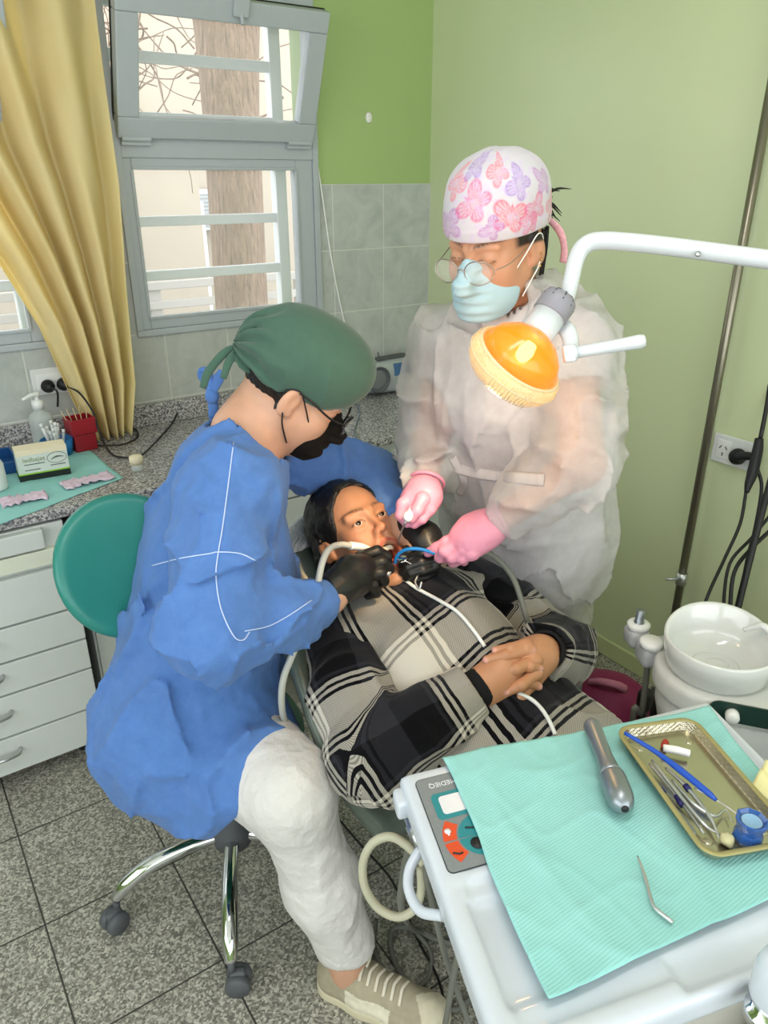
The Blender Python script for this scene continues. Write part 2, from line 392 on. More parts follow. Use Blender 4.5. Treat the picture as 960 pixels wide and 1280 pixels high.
# ---------------- windows
M_glass = mat('window_glass', '#ffffff', .02, alpha=.12, spec=.5)
M_bar = mat('white_bar_paint', '#d5d9dd', .4)
M_dark = mat('black_rubber', '#17171a', .5)
def win(name, W, label):
    o = bpy.data.objects.new(name, None); C.objects.link(o); o['kind'] = 'structure'; o['label'] = label
    global ORG; ORG = np.zeros(3)
    x0, x1, z0, z1 = W; y0, y1 = YW-.02, YW+.045
    m = MB(); f = .022
    m.bb(x0, x1, y0, y1, z0, z0+f, .004); m.bb(x0, x1, y0, y1, z1-.05, z1, .004)
    m.bb(x0, x0+f, y0, y1, z0+f, z1-.05, .002); m.bb(x1-f, x1, y0, y1, z0+f, z1-.05, .002); m.bb(x0+f, x1-f, y0+.001, y1, 1.675, 1.735, .003)
    mk('window_frame', m.data(), M_alu, o, smooth=False)
    m = MB(); a, b, c, d = x0+.05, x1-.09, z0+.06, 1.645; y0, y1 = YW-.012, YW+.03
    m.bb(x0+f, a, y0, y1, z0+f, 1.68, .003); m.bb(b, x1-f, y0, y1, z0+f, 1.68, .003); m.bb(a, b, y0, y1, z0+f, c, .003); m.bb(a, b, y0, y1, d, 1.68, .003)
    m.bb(a-.004, b+.004, y0-.006, y0, c-.006, c+.004, .002); m.bb(a-.006, a+.004, y0-.005, y0, c+.004, d-.004, .002); m.bb(b-.004, b+.006, y0-.005, y0, c+.004, d-.004, .002); m.bb(a, b, y0-.006, y0, d-.004, d+.006, .002)
    mk('lower_sash', m.data(), M_alu, o, smooth=False)
    m = MB(); m.bb(a-.002, b+.002, YW+.005, YW+.009, c-.002, d+.002); mk('lower_pane', m.data(), M_glass, o, smooth=False)
    # hopper sash, hinged at its bottom edge and tipped into the room
    ang = math.radians(20.7); L = .392; R = rotx(ang); hc = np.array((0, YW-.022, 1.735))
    def q(x, w, hh, th, xx, cy, bev=.004):
        return dict(c=hc+R@np.array((xx, cy, hh)), size=(x, th, w))
    m = MB(); xa, xb = x0+.012, x1-.03; xm = (xa+xb)/2; wd = xb-xa
    def bx(cx, cz, sx, sz, th=.04, cy=0): m.box(hc+R@np.array((cx, cy, cz)), (sx, th, sz), R, .004)
    bx(xm, .03, wd, .06); bx(xm, L-.03, wd, .06); bx(xa+.033, L/2, .066, L-.12); bx(xb-.033, L/2, .066, L-.12)
    mk('hopper_sash', m.data(), M_alu, o, smooth=False)
    m = MB(); bx(xm, L/2, wd-.12, L-.115, .005, .005); mk('hopper_pane', m.data(), M_glass, o, smooth=False)
    m = MB()
    for cx, cz, sx, sz in ((xm, L, wd, .006), (xa, L/2, .006, L), (xb, L/2, .006, L)): bx(cx, cz, sx, sz, .012, .022)
    mk('rubber_seal', m.data(), M_dark, o, smooth=False)
    m = MB()
    for cx in (xa+.055, xb-.055):
        m.tube([(cx-.045, YW-.04, 1.727), (cx+.045, YW-.04, 1.727)], .008, 10); m.bb(cx-.045, cx+.045, YW-.036, YW-.02, 1.71, 1.727)
    mk('hinge', m.data(), M_alu, o, smooth=False)
    m = MB(); bx(xm+.03, L-.015, .05, .05, .02, -.025); bx(xm+.03, L+.01, .018, .05, .014, -.02); m.tube([hc+R@np.array((xm+.03, -.03, L-.03)), hc+R@np.array((xm+.03, -.045, L-.055))], .006, 8)
    mk('latch', m.data(), M_alu, o, smooth=False)
    # white security grille outside
    m = MB(); yb = YW+WT+.01
    for z in (1.30, 1.48, 1.66, 1.80, 1.975, 2.12): m.bb(x0-.1, x1-.055, yb-.012, yb+.012, z-.017, z+.017, .004)
    m.bb(x1-.085, x1-.04, yb-.015, yb+.03, z0-.05, z1+.05, .003); m.bb(x0-.14, x0-.1, yb-.015, yb+.03, z0-.05, z1+.05, .003)
    mk('security_grille', m.data(), M_bar, o, smooth=False)
    return o
win('window_1', W1, 'white framed window with open hopper sash over a lower pane')
win('window_2', W2, 'white framed window half hidden behind the yellow curtain')
# ---------------- daylight and lamps
w = bpy.data.worlds.new('sky'); scn.world = w; w.use_nodes = True
wn = w.node_tree; bg = wn.nodes['Background']
bg.inputs[0].default_value = (.93, .97, 1.0, 1); bg.inputs[1].default_value = 4.0
def portal(name, loc, sx, sy, rot):
    l = bpy.data.lights.new(name, 'AREA'); l.shape = 'RECTANGLE'; l.size = sx; l.size_y = sy; l.cycles.is_portal = True
    o = bpy.data.objects.new(name, l); C.objects.link(o); o.location = loc; o.rotation_euler = rot
portal('window_daylight', (1.125, YW+.06, 1.65), .72, 1.04, (-PI/2, 0, 0))
portal('window_daylight', (-.24, YW+.06, 1.65), 1.5, 1.04, (-PI/2, 0, 0))
portal('window_daylight', (.05, YF-.06, 1.6), 3.5, 1.8, (PI/2, 0, 0))  # widened opening behind the camera
portal('window_daylight', (XL-.06, -.1, 1.62), 3.2, 1.65, (PI/2, 0, -PI/2))  # added opening in the left wall
def lum(x, y, e):  # out of view, added as fill light for the room
    o = thing('added_ceiling_light', 'unseen white ceiling fitting added to brighten the treatment room', 'light', (x, y, ZC))
    m = MB(); m.bb(x-.62, x+.62, y-.1, y+.1, ZC-.05, ZC, .01); mk('housing', m.data(), M_white, o, smooth=False)
    l = bpy.data.lights.new('fill_light', 'AREA'); l.shape = 'RECTANGLE'; l.size = 1.2; l.size_y = .18; l.energy = e; l.color = (1, .97, .92)
    q = bpy.data.objects.new('fill_light', l); C.objects.link(q); q.parent = o; q.location = (0, 0, -.055)
lum(.35, .35, 13)
scn.view_settings.view_transform = 'Standard'; scn.view_settings.look = 'None'; scn.view_settings.exposure = 0; scn.view_settings.gamma = 1
scn.cycles.max_bounces = 8; scn.cycles.transparent_max_bounces = 12; scn.cycles.use_denoising = True; scn.cycles.sample_clamp_indirect = 6
scn.cycles.caustics_reflective = False; scn.cycles.caustics_refractive = False
# ---------------- outside the windows
M_bark = mat('tree_bark', '#86705f', .9, var=.5, vscale=34, bump=1, bscale=40, bdist=.05, stretch=(1, 1, .25))
M_house = mat('pale_render_wall', '#b3a898', .9, var=.08, vscale=3)
m = MB(); m.bb(-8, 14, YW+WT+.02, 22, -.6, -.5); setting(mk('floor_1', m.data(), mat('pale_earth', '#5f564b', .95, var=.15, vscale=4), smooth=False, label='pale bare yard outside the window'))
def trunk(name, label, pts, rad, seed):
    o = thing(name, label, 'tree', pts[0]); m = MB(); m.tube(pts, rad, 24, sub=6); V, F = m.data(); V = np.array(V)
    V[:, :2] += .04*noise3(V, (6, 6, 1.2), seed)[:, None]*np.array((1, 1)); mk('trunk', (V, F), M_bark, o); return o
tr = trunk('tree', 'thick rough barked tree trunk outside the window', [(1.88, 4.2, -.5), (1.88, 4.2, .9), (1.9, 4.2, 1.9), (1.95, 4.25, 2.8), (2.1, 4.3, 4)], [.2, .155, .15, .2, .2], 3)
tr2 = trunk('tree', 'thin leaning trunk at the left of the lower pane', [(1.75, 5.6, -.5), (1.66, 5.6, .6), (1.6, 5.6, 1.7), (1.5, 5.6, 2.2)], [.07, .06, .055, .05], 5)
def branches(o, p0, n, seed, lo, hi):
    rnd = random.Random(seed); m = MB()
    for i in range(n):
        p = np.array(p0)+np.array((rnd.uniform(-.4, .5), rnd.uniform(-.3, .5), rnd.uniform(-.4, .5))); d = nrm((rnd.uniform(-1, 1), rnd.uniform(-.5, .5), rnd.uniform(-.5, .8))); pts = [p]
        for k in range(5):
            d = nrm(d+np.array([rnd.uniform(-.5, .5) for _ in range(3)])); p = p+d*rnd.uniform(.1, .2); pts.append(p)
        m.tube(pts, np.linspace(rnd.uniform(lo, hi), .003, 6), 6, sub=3)
    mk('branches', m.data(), M_bark, o)
branches(tr2, aty(205, 75, 5.4), 60, 4, .003, .009)
bo = thing('building', 'pale rendered house wall outside with a grille vent and a downpipe', 'building', (3.6, 7, -.5))
m = MB(); m.bb(2.2, 9, 7, 7.3, -.5, 5.2); m.bb(2.05, 2.2, 6.96, 7.3, -.5, 5.2); mk('wall', m.data(), M_house, bo, smooth=False)
m = MB(); c = aty(262, 262, 6.9); m.box(c, (.32, .12, .34), None, .01); mk('air_conditioner', m.data(), M_bar, bo, smooth=False)
m = MB()
for k in range(9): m.box(c+np.array((0, -.07, -.13+.032*k)), (.27, .02, .012))
mk('vent_grille', m.data(), mat('grille_grey', '#9aa0a4', .5), bo, smooth=False)
m = MB(); a = aty(248, 252, 6.85); m.tube([a, a-np.array((0, 0, 2.2))], .045, 14); mk('downpipe', m.data(), M_bar, bo)
o = thing('garden_wall', 'low pale boundary wall outside behind the thin trunk', 'wall', (1, 6.6, -.5)); m = MB(); m.bb(-3, 2.6, 6.5, 6.7, -.5, 1.95, .01); mk('wall', m.data(), M_house, o, smooth=False)
o = thing('fence', 'white post and rail fence outside the lower pane', 'fence', (2, 5.3, -.5)); m = MB()
for v_ in (355, 379):
    z = aty(225, v_, 5.3)[2]; m.bb(.3, 4.2, 5.28, 5.32, z-.028, z+.028, .005)
M_fence = mat('fence_white_paint', '#a5a19c', .6); mk('rail', m.data(), M_fence, o, smooth=False)
for x in (.6, 1.72, 2.9, 4.1):
    m = MB(); m.bb(x-.05, x+.05, 5.3, 5.4, -.5, .95, .005); mk('post', m.data(), M_fence, o, smooth=False)
o = thing('shrub', 'bright green shrub outside beyond the branches', 'shrub', (2.0, 8.2, -.5)); rnd = random.Random(5); m = MB(); c0 = aty(195, 128, 9.0)
for i in range(240):
    p = c0+np.array((rnd.gauss(0, .22), rnd.gauss(0, .2), rnd.gauss(-.05, .14))); a = rotz(rnd.uniform(0, 6))@rotx(rnd.uniform(-1, 1)); m.sphere(p, (.05, .03, .008), a, 4)
mk('foliage', m.data(), mat('leaf_green', '#8fc23a', .6), o); m = MB(); m.tube([(c0[0], c0[1], -.5), c0], [.05, .02], 8); mk('stem', m.data(), M_bark, o)
# ================================================================ people
from mathutils.bvhtree import BVHTree
def J(*q): return [at(*p) for p in q]
def head_sdf(Q, jaw=0.0, lids=True, fem=0, ears=True):
    ex = (.0735, .0315, 0.0)
    S = Q*np.array((1, 0, 1))+np.abs(Q)*np.array((0, 1, 0))          # left-right symmetric
    d = ell(Q, (-.014, 0, .036), (.1, .077, .09))
    d = smin(d, ell(Q, (.026, 0, -.028-jaw*.3), (.062, .0615-.002*fem, .082+jaw*.5)), .03)
    d = smin(d, ell(S, (.040, .030, -.052-jaw*.4), (.034, .030, .040+jaw*.4)), .03)
    d = smin(d, cap(S, (.0, .05, -.045), (.058, .018, -.098-jaw), .02, .017), .03)
    d = smin(d, ell(S, (.052, .041, -.026), (.026, .023, .028)), .02)
    d = smin(d, cap(S, (.074, .046, .02), (.088, .008, .019), .009-.003*fem, .009-.003*fem), .016)
    d = smin(d, ell(Q, (.07, 0, -.104-jaw), (.02, .022, .015)), .02)
    d = smax(d, -ell(S, (.1+.003*fem, .031, .0), (.017, .018, .012)), .016)
    d = smin(d, ell(S, ex, (.0150, .0165, .0135)), .008)
    if lids: d = smax(d, -ell(S, (.091, .0315, -.001), (.013, .0122, .0042+.0008*fem)), .002)
    k = .004*fem; w_ = 1-.14*fem
    d = smin(d, cap(Q, (.086, 0, .012), (.108-k, 0, -.03), .0055, .0085*w_), .014)
    d = smin(d, ell(Q, (.109-k, 0, -.032), (.0105, .0105*w_, .009)), .008)
    d = smin(d, ell(S, (.099-k, .0125*w_, -.036), (.011, .0075*w_, .008)), .008)
    d = smax(d, -ell(S, (.105-k, .0065*w_, -.0442), (.007, .0038, .005)), .003)
    d = smin(d, cap(S, (.092, .012, -.047), (.087, .02, -.06), .006-.003*fem, .006-.003*fem), .014)
    if jaw > 0:
        z0 = -.064; zl = -.074-jaw
        for a, b, r in (((.090, 0, z0+.006), (.085, .020, z0-.002), .0066), ((.085, .020, z0-.002), (.072, .031, (z0+zl)/2), .0055), ((.072, .031, (z0+zl)/2), (.079, .019, zl+.002), .006), ((.079, .019, zl+.002), (.085, 0, zl-.002), .0078)):
            d = smin(d, cap(S, a, b, r, r), .007)
        d = smax(d, -ell(Q, (.075, 0, (z0+zl)/2), (.044, .025, (z0-zl)/2-.001), roty(.08)), .004)
    else:
        d = smin(d, cap(S, (.0915, 0, -.066), (.083, .022, -.068), .006, .003), .008)
        d = smin(d, cap(S, (.0885, 0, -.077), (.081, .020, -.073), .0065, .003), .008)
        d = smax(d, -cap(S, (.099, 0, -.0712), (.088, .024, -.071), .0022, .001), .003)
    if not ears: return d
    R = rotz(-.35)@roty(.2)                                             # ears
    e = ell(S, (-.012, .081, -.004), (.0185, .0075, .032), R)
    e = smax(e, -ell(S, (-.004, .089, .002), (.009, .006, .017), R), .004)
    e = smin(e, ell(S, (-.004, .077, -.026), (.008, .006, .009)), .006)
    return smin(d, e, .008)
def skin_cols(V, c, R, base, jaw=None, brow='#2a1b14', lash=True, closed=False, lip=None, hair=None, blush=0):
    Q = (V-c)@R; n = noise3(V, 60, 3)*.05+noise3(V, 14, 4)*.05
    col = np.tile(np.array(lin(base)), (len(V), 1)); col[:, :3] *= (1+n)[:, None]
    def blend(w, c2):
        w = np.clip(w, 0, 1)[:, None]; col[:, :3] = col[:, :3]*(1-w)+np.array(lin(c2)[:3])*w
    y = np.abs(Q[:, 1]); x, z = Q[:, 0], Q[:, 2]; fr = x > .04
    if blush: blend(blush*np.exp(-((y-.042)**2+(z+.03)**2)/.0006)*fr, '#c8604c'); blend(blush*np.exp(-(y**2+(z+.03)**2)/.0002)*fr, '#c8604c')
    arch = .0265+.0075*np.sin(np.clip((y-.012)/.045, 0, 1)*2.4)-.004
    th = .0042*np.clip(1-np.clip((y-.03)/.026, 0, 1), .25, 1)
    blend(.85*np.exp(-((z-arch)/th)**2)*((y > .011) & (y < .057))*(x > .045)*(.75+.5*noise3(V, 400, 8)), brow)
    er = np.sqrt(((y-.0315)/.0145)**2+((z-(-.003 if closed else -.001))/(.003 if closed else .0062))**2)
    if lash: blend(.8*np.exp(-((er-1)/.16)**2)*(x > .055)*(z > -.003 if not closed else (z < 0)), '#1d120e')
    if lip:
        j = jaw or 0
        if j:
            z0, zl = -.064, -.074-j
            er = np.sqrt((y/.027)**2+((z-(z0+zl)/2)/((z0-zl)/2+.006))**2)
            blend(.85*np.exp(-((er-1)/.16)**2)*(x > .05), lip); blend((er < .84)*(x > .03)*(x < .083)*1.0, '#7a2624')
        else: blend(.8*np.exp(-((z+.0715)/.0075)**2-(y/.022)**4)*(x > .06), lip)
    if hair is not None: blend(hair(Q), brow)
    return col
def eyes(parent, c, R, iris='#2b180f', look=(1, 0, 0)):
    for s in (1, -1):
        p = c+R@np.array((.0738, s*.0315, 0)); m = MB(); Rz = R@frame(look, (0, 0, 1))
        m.sphere(p, .0128, None, 14); V, F = m.data(); q = (np.array(V)-p)@Rz; a = np.arctan2(np.hypot(q[:, 1], q[:, 2]), q[:, 0])
        m = MB(); m.sphere((0, 0, 0), .0128, None, 26); V, F = m.data(); V = np.array(V); a = np.arctan2(np.hypot(V[:, 0], V[:, 1]), V[:, 2])
        col = np.tile(np.array(lin('#cfc4bc')), (len(V), 1)); col[a < .50] = lin(iris); col[a < .22] = lin('#050404')
        mk('eye', (p+V@np.stack([Rz[:, 1], Rz[:, 2], Rz[:, 0]], 1).T, F), M_eye, parent, cols=col)
M_eye = attr_mat('eye_surface', .2, spec=.3)
M_skin = attr_mat('skin', .48, sss=.12, bump=.12, bscale=900, bdist=.0006)
M_hair = mat('dark_hair', '#120d0b', .42, var=.5, vscale=60, bump=.8, bscale=240, bdist=.003, stretch=(1, 1, .2))
def hand_sdf(palm, rp, fingers, thumb, n=None, s=.6, k=.012, kf=.0035):
    """palm: wrist -> knuckles points; fingers: lists of joints with radii"""
    def fn(P):
        d = None
        for pts, r in palm:
            e = chain(P, pts, r, .02, n, s); d = e if d is None else smin(d, e, .018)
        for pts, r in fingers:
            e = None
            for i in range(len(pts)-1):
                f = cap(P, pts[i], pts[i+1], r[i], r[i+1]); e = f if e is None else smin(e, f, .004)
            d2 = smin(d, cap(P, pts[0], pts[1], r[0], r[1]), k)
            d = np.minimum(np.minimum(d, smin(d, e, kf)), np.where(np.linalg.norm(P-pts[0], axis=1) < .016, d2, 9))
        return d
    return fn
def project_on(vf, px, lift=.0015):
    V, F = vf; t = BVHTree.FromPolygons([tuple(v) for v in V], [tuple(int(i) for i in f) for f in F]); out = []
    for u, v in px:
        r = ray(u, v); h = t.ray_cast(Vector(EYE), Vector(r/np.linalg.norm(r)))
        if h[0] is not None: out.append(np.array(h[0])-lift*nrm(r))
    return out
def dense(px, n=6):
    px = np.array(px, float); o, _ = spline(np.c_[px, px[:, 0]*0], np.zeros(len(px)), n); return o[:, :2]
def folds(P, amp, sc, seed, ax=None, st=.35, fine=.0016):
    """crumpled cloth: long creases (stretched along ax) and a finer crinkle"""
    Q = P
    if ax is not None:
        ax = nrm(ax); Q = P-np.outer(P@ax, ax)*(1-st)
    Q = Q+.03*np.stack([noise3(P, 7, seed+1), noise3(P, 7, seed+2), noise3(P, 7, seed+3)], 1)
    sc = np.array(sc, float)
    r1 = (1-np.abs(noise3(Q, sc*1.25, seed)))**4; r2 = (1-np.abs(noise3(Q, sc*2.4, seed+4)))**5
    return amp*(1.5*r1-.75)+amp*.7*r2*(.4+.6*r1)-amp*.2+fine*((1-np.abs(noise3(P, sc*5.5, seed+5)))**4-.3)

# ---------------------------------------------------------------- the dentist on the stool
skinD = '#c99a80'
dn = thing('person', 'person in blue gown, green surgical cap, black mask and glasses bent over the patient', 'person', (.40, 1.24, 0))
HD = at(370, 486, 1.46); RD = frame(cdir(.84, -.44, .34), cdir(.32, .85, -.42))
def hd(*p): return HD+RD@np.array(p)
nbD = at(308, 543, 1.46); fD = np.array((.9, -.43, 0)); lD = np.array((.43, .9, 0))
pelD = np.array((.385, 1.25, .60))
rsD, reD, rwD = J((286, 612, 1.34), (262, 790, 1.26), (412, 748, 1.43))
lsD = nbD+lD*.18+np.array((.0, 0, -.07)); leD, lwD = J((462, 602, 1.80), (503, 660, 1.64))
hipR, kneeR, ankR = np.array((.42, 1.16, .57)), at(362, 990, 1.38), at(434, 1205, 1.60)
hipL, kneeL, ankL = np.array((.46, 1.34, .56)), np.array((.72, 1.55, .50)), np.array((.70, 1.60, .10))
def neckD(P): return chain(P, [hd(-.028, 0, -.02), hd(-.035, 0, -.075), nbD, nbD+np.array((-.01, 0, -.06))], [.056, .056, .062, .075], .03)
fhD = lambda P: smin(head_sdf((P-HD)@RD), neckD(P), .03)
lo, hi = bounds([HD-.15, HD+.15, nbD-.1], 0.0)
head = net(fhD, lo, hi, .0028)
def bodyD(P):
    d = chain(P, [pelD, pelD*.5+nbD*.5, nbD-np.array((.02, 0, .1))], [.12, .115, .12], .05, fD, .7)
    d = smin(d, chain(P, [nbD-np.array((0, 0, .05)), rsD, reD, rwD, at(440, 722, 1.48)], [.05, .045, .036, .026, .024], .03), .03)
    d = smin(d, chain(P, [nbD-np.array((0, 0, .05)), lsD, leD, lwD, at(520, 680, 1.6)], [.05, .045, .036, .027, .022], .03), .03)
    d = smin(d, chain(P, [hipR, kneeR, ankR, ankR+np.array((0, -.005, -.05))], [.07, .05, .036, .034], .03), .04)
    return smin(d, chain(P, [hipL, kneeL, ankL, ankL-np.array((0, 0, .05))], [.07, .05, .036, .034], .03), .04)
pts = [pelD, nbD, rsD, reD, rwD, lsD, leD, lwD, kneeR, ankR, kneeL, ankL]
lo, hi = bounds(pts, .16); body = net(bodyD, lo, hi, .008)
vf = joinvf(head, body); V = vf[0]
hairD = lambda Q: np.clip((-.028-Q[:, 0]+.25*(Q[:, 2]+.03))/.006, 0, 1)*np.clip((Q[:, 2]+.062)/.012, 0, 1)*(Q[:, 2] < .09)*np.clip((np.abs(Q[:, 1]) < .09)*1.0, 0, 1)
mk('body', vf, M_skin, dn, cols=skin_cols(V, HD, RD, skinD, hair=lambda Q: hairD(Q)*.0))
eyes(dn, HD, RD, look=nrm((1, 0, -.35)))
# cropped hair at the nape and sideburn
fn = lambda P: (lambda Q: smax(smax(head_sdf(Q, 0, False, 0, False)-.006-.0015*noise3(P, (160, 160, 160), 5), (Q[:, 0]+.022)-.25*(Q[:, 2]+.03), .004), -(Q[:, 2]+.05), .01))((P-HD)@RD)
mk('hair', net(fn, HD-.16, HD+.16, .003), M_hair, dn)
# surgical cap with its gathers at the back
def capfold(Q, T, n, amp):
    w = Q-np.array(T); r = np.linalg.norm(w, axis=1)+1e-6; a = np.arctan2(w[:, 1], w[:, 2]+.0)
    return amp*np.sin(a*n+2.5*noise3(Q, 18, 2))*np.exp(-((r-.05)/.05)**2)
TD = (-.128, 0, .02)
def capD(P):
    Q = (P-HD)@RD
    d = smin(ell(Q, (-.012, 0, .062), (.122, .096, .095)), ell(Q, (.045, 0, .085), (.072, .078, .062)), .03)
    d = smin(d, ell(Q, (-.10, 0, .022), (.034, .035, .035)), .035)
    d = d-capfold(Q, TD, 13, .007)-.0045*ridge(Q, (16, 9, 9), 6, .1, 9)*np.clip((.16-Q[:, 2])/.1, 0, 1)
    rim = Q[:, 2]-(.012+.30*(Q[:, 0]+.01)*np.where(Q[:, 0] > 0, .12, .55)-.01*np.abs(Q[:, 1])/.08)
    return smax(d, -rim, .004)
M_gcap = mat('green_cotton', '#3f5e50', .85, var=.1, vscale=60, bump=.25, bscale=700, bdist=.0008, sheen=.2)
cap_vf = net(capD, HD-.18, HD+.19, .0032); oc = mk('surgical_cap', cap_vf, M_gcap, dn, label='green cotton surgical cap gathered and tied at the back')
m = MB()
tie = [hd(-.128, .0, .022), hd(-.15, -.02, .0), hd(-.16, -.03, -.045), hd(-.155, -.032, -.078)]
m.tube(tie, [.006, .008, .008, .007], 8, sub=6, flat=(RD[:, 1], .35))
m.tube([hd(-.128, 0, .02), hd(-.137, -.03, -.005), hd(-.132, -.04, -.04)], [.006, .008, .006], 8, sub=6, flat=(RD[:, 1], .35))
m.tube([hd(-.128, 0, .022), hd(-.138, -.012, .05), hd(-.118, -.03, .085), hd(-.105, -.03, .08)], [.006, .009, .008, .005], 8, sub=6, flat=(RD[:, 1], .4)); m.sphere(hd(-.13, -.004, .02), (.011, .012, .011), RD)
mk('cap_tie', m.data(), M_gcap, oc)
# black face mask with ear loops
def maskfn(H, R, hang=0.0, wide=0.0):
    def f(P):
        Q = (P-H)@R; S = np.abs(Q[:, 1])
        d = smin(ell(Q, (.034, 0, -.06-hang), (.070, .064+wide, .062)), cap(Q, (.088, 0, -.008), (.118, 0, -.042), .018, .020), .025)
        d = smin(d, ell(Q, (.075, 0, -.095), (.034, .036, .028)), .03)
        d = d-.0016*np.sin(Q[:, 2]*330)*np.clip((.05-S)/.02, 0, 1)
        top = Q[:, 2]-(-.012+.016*np.exp(-(S/.018)**2)-.25*np.maximum(S-.02, 0)); bot = -.118-Q[:, 2]-hang
        side = .026+.12*np.maximum(-.055-Q[:, 2], 0)-Q[:, 0]
        d = smax(d, -ell(Q, (.028, 0, -.055-hang), (.064, .058+wide, .066)), .003)
        return smax(smax(smax(d, top, .004), bot, .01), side, .004)
    return f
M_bmask = mat('black_mask_fabric', '#16130f', .8, var=.2, vscale=80, bump=.3, bscale=500, bdist=.0008, spec=.25)
om = mk('face_mask', net(maskfn(HD, RD), HD-.14, HD+.16, .0026), M_bmask, dn, label='black fabric face mask')
def ear_loops(om, q, mt, r=.0016):
    for s in (1, -1):
        m = MB()
        m.tube([q(.042, s*.068, -.026), q(.02, s*.079, .0), q(-.005, s*.087, .024), q(-.03, s*.084, .01), q(-.012, s*.086, -.03), q(.0, s*.079, -.052), q(.026, s*.070, -.082)], r, 6, sub=5); mk('ear_loop', m.data(), mt, om)
ear_loops(om, hd, M_dark)
def glasses(parent, H, R, m_frame, r=.0235, drop=-.004, x=.110, th=.0016, name='glasses'):
    q = lambda *p: H+R@np.array(p)
    m = MB()
    for s in (1, -1):
        m.tube([q(x-.004*abs(math.cos(t))*0-.012*max(0, math.cos(t)), s*.034+s*r*1.12*math.cos(t), drop+r*.86*math.sin(t)) for t in np.linspace(0, 2*PI, 25)[:-1]], th, 8, closed=True)
        m.tube([q(x-.012, s*(.034+r*1.12), drop+.004), q(x-.05, s*.074, drop+.008), q(.0, s*.081, drop+.024), q(-.03, s*.082, drop+.004)], th*.9, 6, sub=5)
    m.tube([q(x, .008, drop+.003), q(x+.003, 0, drop+.006), q(x, -.008, drop+.003)], th, 6, sub=4)
    g = mk(name, m.data(), m_frame, parent); m = MB()
    for s in (1, -1):
        m.lathe([(0, -.0006), (r*.98, -.0006), (r*.98, .0006), (0, .0006)], 28, q(x-.003, s*.034, drop), R@np.array([[0, 0, 1], [1, 0, 0], [0, 1, 0.]]), 1.1, .86)
    mk('lens', m.data(), M_lens, g); return g
M_lens = mat('clear_lens', '#ffffff', .02, alpha=.1)
glasses(dn, HD, RD, mat('black_plastic_frame', '#141416', .25), .0225, -.004, .118, .0024)
# blue gown
MC = {}
def gown_mat(name, c1, c2, rough=.75):
    t = NT(name); v = t.coord()
    f = t.noise(v, 38, 6, .65, .6); t.link(t.mix(f, lin(c1), lin(c2)), t.b.inputs['Base Color']); t.b.inputs['Roughness'].default_value = rough; t.b.inputs['Specular IOR Level'].default_value = .25
    t.b.inputs['Sheen Weight'].default_value = .15; t.b.inputs['Sheen Tint'].default_value = (.8, .88, 1, 1)
    r = t.node('TexNoise', noise_type='RIDGED_MULTIFRACTAL'); r.inputs['Scale'].default_value = 9; r.inputs['Detail'].default_value = 3; r.inputs['Distortion'].default_value = .5; t.link(v, r.inputs['Vector'])
    t.bump(t.math('ADD', t.math('MULTIPLY', r.outputs['Fac'], .9), t.math('MULTIPLY', t.noise(v, 900, 2), .05)), .9, .022); return t.m
M_blue = gown_mat('blue_nonwoven', '#4269ac', '#5d86c6')
def gownD(P):
    up = nrm(nbD-pelD)
    body = chain(P, [pelD+np.array((-.01, 0, .0)), pelD+up*.15+fD*-.015, pelD+up*.33-fD*.01, nbD-up*.10-fD*.02], [.185, .18, .18, .135], .06, fD, .82)
    body = smin(body, cap(P, rsD+np.array((.02, 0, -.01)), lsD, .085, .08), .06)
    body = smin(body, chain(P, [nbD-up*.09-fD*.02, nbD-fD*.005-up*.045], [.10, .076], .02), .05)
    skirt = chain(P, [pelD+np.array((-.03, .0, -.0)), hipR+np.array((0, 0, .0)), hipR*.45+kneeR*.55+np.array((-.02, .01, .0))], [.175, .14, .11], .06)
    skirt = smin(skirt, cap(P, pelD+np.array((-.06, -.03, -.0)), pelD+np.array((-.02, -.15, -.08)), .125, .095), .06)
    skirt = smin(skirt, cap(P, hipL, hipL*.5+kneeL*.5, .13, .1), .05)
    d = smin(body, skirt, .06)
    d = d-folds(P, .0115, (7, 7, 7), 21, np.array((.1, -.35, 1)), .45, .0026)
    sl = chain(P, [rsD, rsD*.5+reD*.5, reD], [.088, .082, .083], .03)
    sl = smin(sl, chain(P, [reD, reD*.45+rwD*.55, rwD], [.080, .064, .046], .03), .035)
    sl = smax(sl-folds(P, .012, (8, 8, 8), 33, reD-rwD, .9, .0026), (P-rwD)@nrm(rwD-reD), .005)
    d = smin(d, sl, .022)
    sl = chain(P, [lsD, leD], [.088, .078], .03); sl = smin(sl, chain(P, [leD, lwD*.85+leD*.15], [.075, .047], .03), .03)
    sl = smax(sl-folds(P, .010, (8, 8, 8), 39, leD-lwD, .8, .002), (P-lwD*.9-leD*.1)@nrm(lwD-leD), .005); d = smin(d, sl, .025)
    d = smax(d, -(neckD(P)-.008), .006); d = smax(d, -cap(P, at(282, 506, 1.41), at(338, 566, 1.40), .030, .034), .012); d = smax(d, -cap(P, nbD+fD*.05+up*.0, nbD+fD*.10+up*.12, .055, .07), .01)                                  # neck hole
    hp = hipR*.3+kneeR*.7                                                # hem across the thighs
    n = nrm(kneeR-hipR+np.array((.12, -.05, -.25))); d = smax(d, (P-hp)@n, .01)
    d = smax(d, .475+.015*noise3(P, 9, 5)-P[:, 2], .01)
    return d
lo, hi = bounds([pelD, nbD, rsD, reD, rwD, lsD, leD, lwD, hipR, kneeR*.6+hipR*.4], .27); lo[2] = .42
gown = net(gownD, lo, hi, .0062); og = mk('gown', gown, M_blue, dn, label='blue disposable surgical gown')
m = MB()
